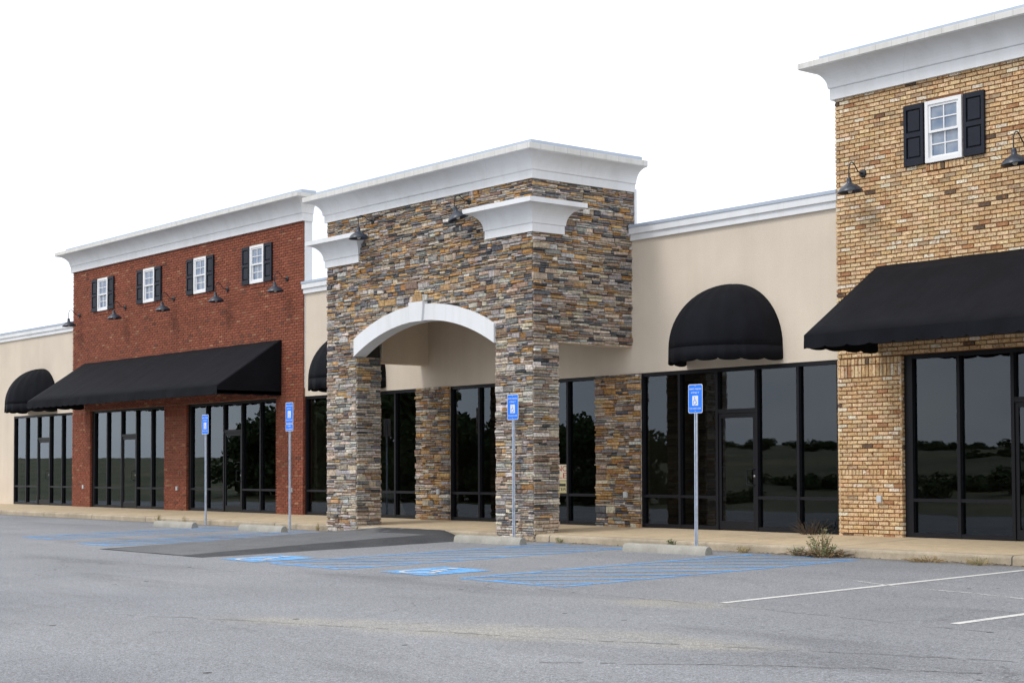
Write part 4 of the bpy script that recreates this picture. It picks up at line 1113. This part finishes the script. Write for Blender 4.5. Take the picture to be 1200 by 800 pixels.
for i, (x, y, h) in enumerate(spots):
    k = i % 3
    o = TP[k] if not used[k] else copy_tree(TP[k]); used[k] = True
    o.location = (x, y, gh(y) - .1); s = h * 1.02; o.scale = (s * rnd.uniform(1.0, 1.3), s * rnd.uniform(1.0, 1.3), s); o.rotation_euler = (0, 0, rnd.uniform(0, 6.28))
    o['label'] = 'dark leafy tree across the lot, seen only mirrored in the shop windows'; o['group'] = 'trees across the lot mirrored in the windows'
def make_bush(seed):
    rnd = random.Random(seed); root = thing('bush', 'x', 'bush'); c = MB(); st = MB()
    for k in range(7):
        e = Vector((rnd.uniform(-.9, .9), rnd.uniform(-.6, .6), rnd.uniform(.15, .62))); r = rnd.uniform(.28, .45)
        st.tube([(e.x * .3, e.y * .3, -.2), e], [.03, .012], 5)
        for i in range(200):
            d = Vector((rnd.gauss(0, 1), rnd.gauss(0, 1), rnd.gauss(0, .8))).normalized() * r * (rnd.random() ** .45); p = e + d
            n = Vector((rnd.gauss(0, 1), rnd.gauss(0, 1), rnd.gauss(0, 1))).normalized(); u = n.orthogonal().normalized() * rnd.uniform(.05, .11); v = n.cross(u)
            c.add([p - u, p - v * .6, p + u, p + v * .6], [(0, 1, 2, 3)])
    st.build('stem', 'bark', root); c.build('foliage', 'leaf', root); return root
BP = [make_bush(51), make_bush(52)]; ub = [False, False]; rnd = random.Random(78)
bl = [(-50 - 3.6 * i + rnd.uniform(-1.2, 1.2), -101 + rnd.uniform(-3, 3), rnd.uniform(.6, 1.35)) for i in range(26)]
bl += [(rnd.uniform(-75, -36), rnd.uniform(-70, -24), rnd.uniform(.7, 1.3)) for _ in range(22)]
for i, (x, y, h) in enumerate(bl):
    k = i % 2; o = BP[k] if not ub[k] else copy_tree(BP[k]); ub[k] = True
    o.location = (x, y, gh(y) + .8 * math.sin(x * .031 + 1.1) * min(1, (-14 - y) / 90) - .15); o.scale = (h * rnd.uniform(1.4, 2.6), h * rnd.uniform(1.2, 2), h); o.rotation_euler = (0, 0, rnd.uniform(-.5, .5))
    o['label'] = 'low dark bush on the field opposite, seen only mirrored in the shop windows'; o['group'] = 'bushes on the field mirrored in the windows'
lp = thing('light_post', 'slim lot light post seen only mirrored in the shop window beside the column', 'lamp post', (-70, -19, gh(-19)))
q = MB(); q.tube([(0, 0, 0), (0, 0, 7.2)], [.09, .06], 8); q.build('post', 'galv', lp)
q = MB(); q.bevbox(-.15, .15, -.75, 0, 7.15, 7.28, .03); q.build('lamp_head', 'iron', lp)

# ------------------------------------------------------------------ sky, sun, camera
SUN_EL, SUN_AZ = 52, 196        # azimuth measured from +Y clockwise; the light comes over the viewer's left shoulder
w = bpy.data.worlds.new('World'); SC.world = w; w.use_nodes = True
nt = w.node_tree; nt.nodes.clear()
out = nd(nt, 'ShaderNodeOutputWorld'); bg = nd(nt, 'ShaderNodeBackground'); bg.inputs['Strength'].default_value = .1
sky = nd(nt, 'ShaderNodeTexSky', sky_type='NISHITA', sun_disc=False); sky.sun_elevation = R_(SUN_EL); sky.sun_rotation = R_(SUN_AZ)
sky.air_density = 1; sky.dust_density = 2.5
tc = nd(nt, 'ShaderNodeTexCoord'); mp = nd(nt, 'ShaderNodeMapping'); mp.inputs['Scale'].default_value = (1, 1, 2.6); nt.links.new(tc.outputs['Generated'], mp.inputs[0])
cl = ramp(nt, noise(nt, 2.2, 6, mp.outputs[0], .6), [(.32, (9.0, 9.9, 11.4)), (.68, (15.0, 14.9, 14.8))])
cc = mix(nt, sky.outputs[0], cl, .93)
nt.links.new(cc, bg.inputs['Color']); nt.links.new(bg.outputs[0], out.inputs[0])
sl = bpy.data.lights.new('sun', 'SUN'); sl.energy = 1.2; sl.angle = R_(14); sl.color = (1, .96, .9)
so = bpy.data.objects.new('sun', sl); COL.objects.link(so)
az = R_(SUN_AZ); d = Vector((math.sin(az) * math.cos(R_(SUN_EL)), math.cos(az) * math.cos(R_(SUN_EL)), math.sin(R_(SUN_EL))))
so.rotation_euler = (-d).to_track_quat('-Z', 'Y').to_euler()

cam = bpy.data.cameras.new('camera'); co = bpy.data.objects.new('camera', cam); COL.objects.link(co); SC.camera = co
cam.sensor_width = 36; cam.lens = 57.16; cam.shift_y = .0696; cam.clip_end = 3000; cam.clip_start = .05
Rv, Uv, Fv = Vector((.63037938, .7762813, -.00302973)), Vector((.02880842, -.01949337, .99939486)), Vector((-.77575248, .63008519, .03465165))
m3 = Matrix((Rv, Uv, -Fv)).transposed(); mw = m3.to_4x4(); mw.translation = (0, 0, 1.25); co.matrix_world = mw
vs_ = SC.view_settings; vs_.view_transform = 'Standard'; vs_.look = 'None'; vs_.exposure = .22; vs_.gamma = 1; vs_.use_curve_mapping = False
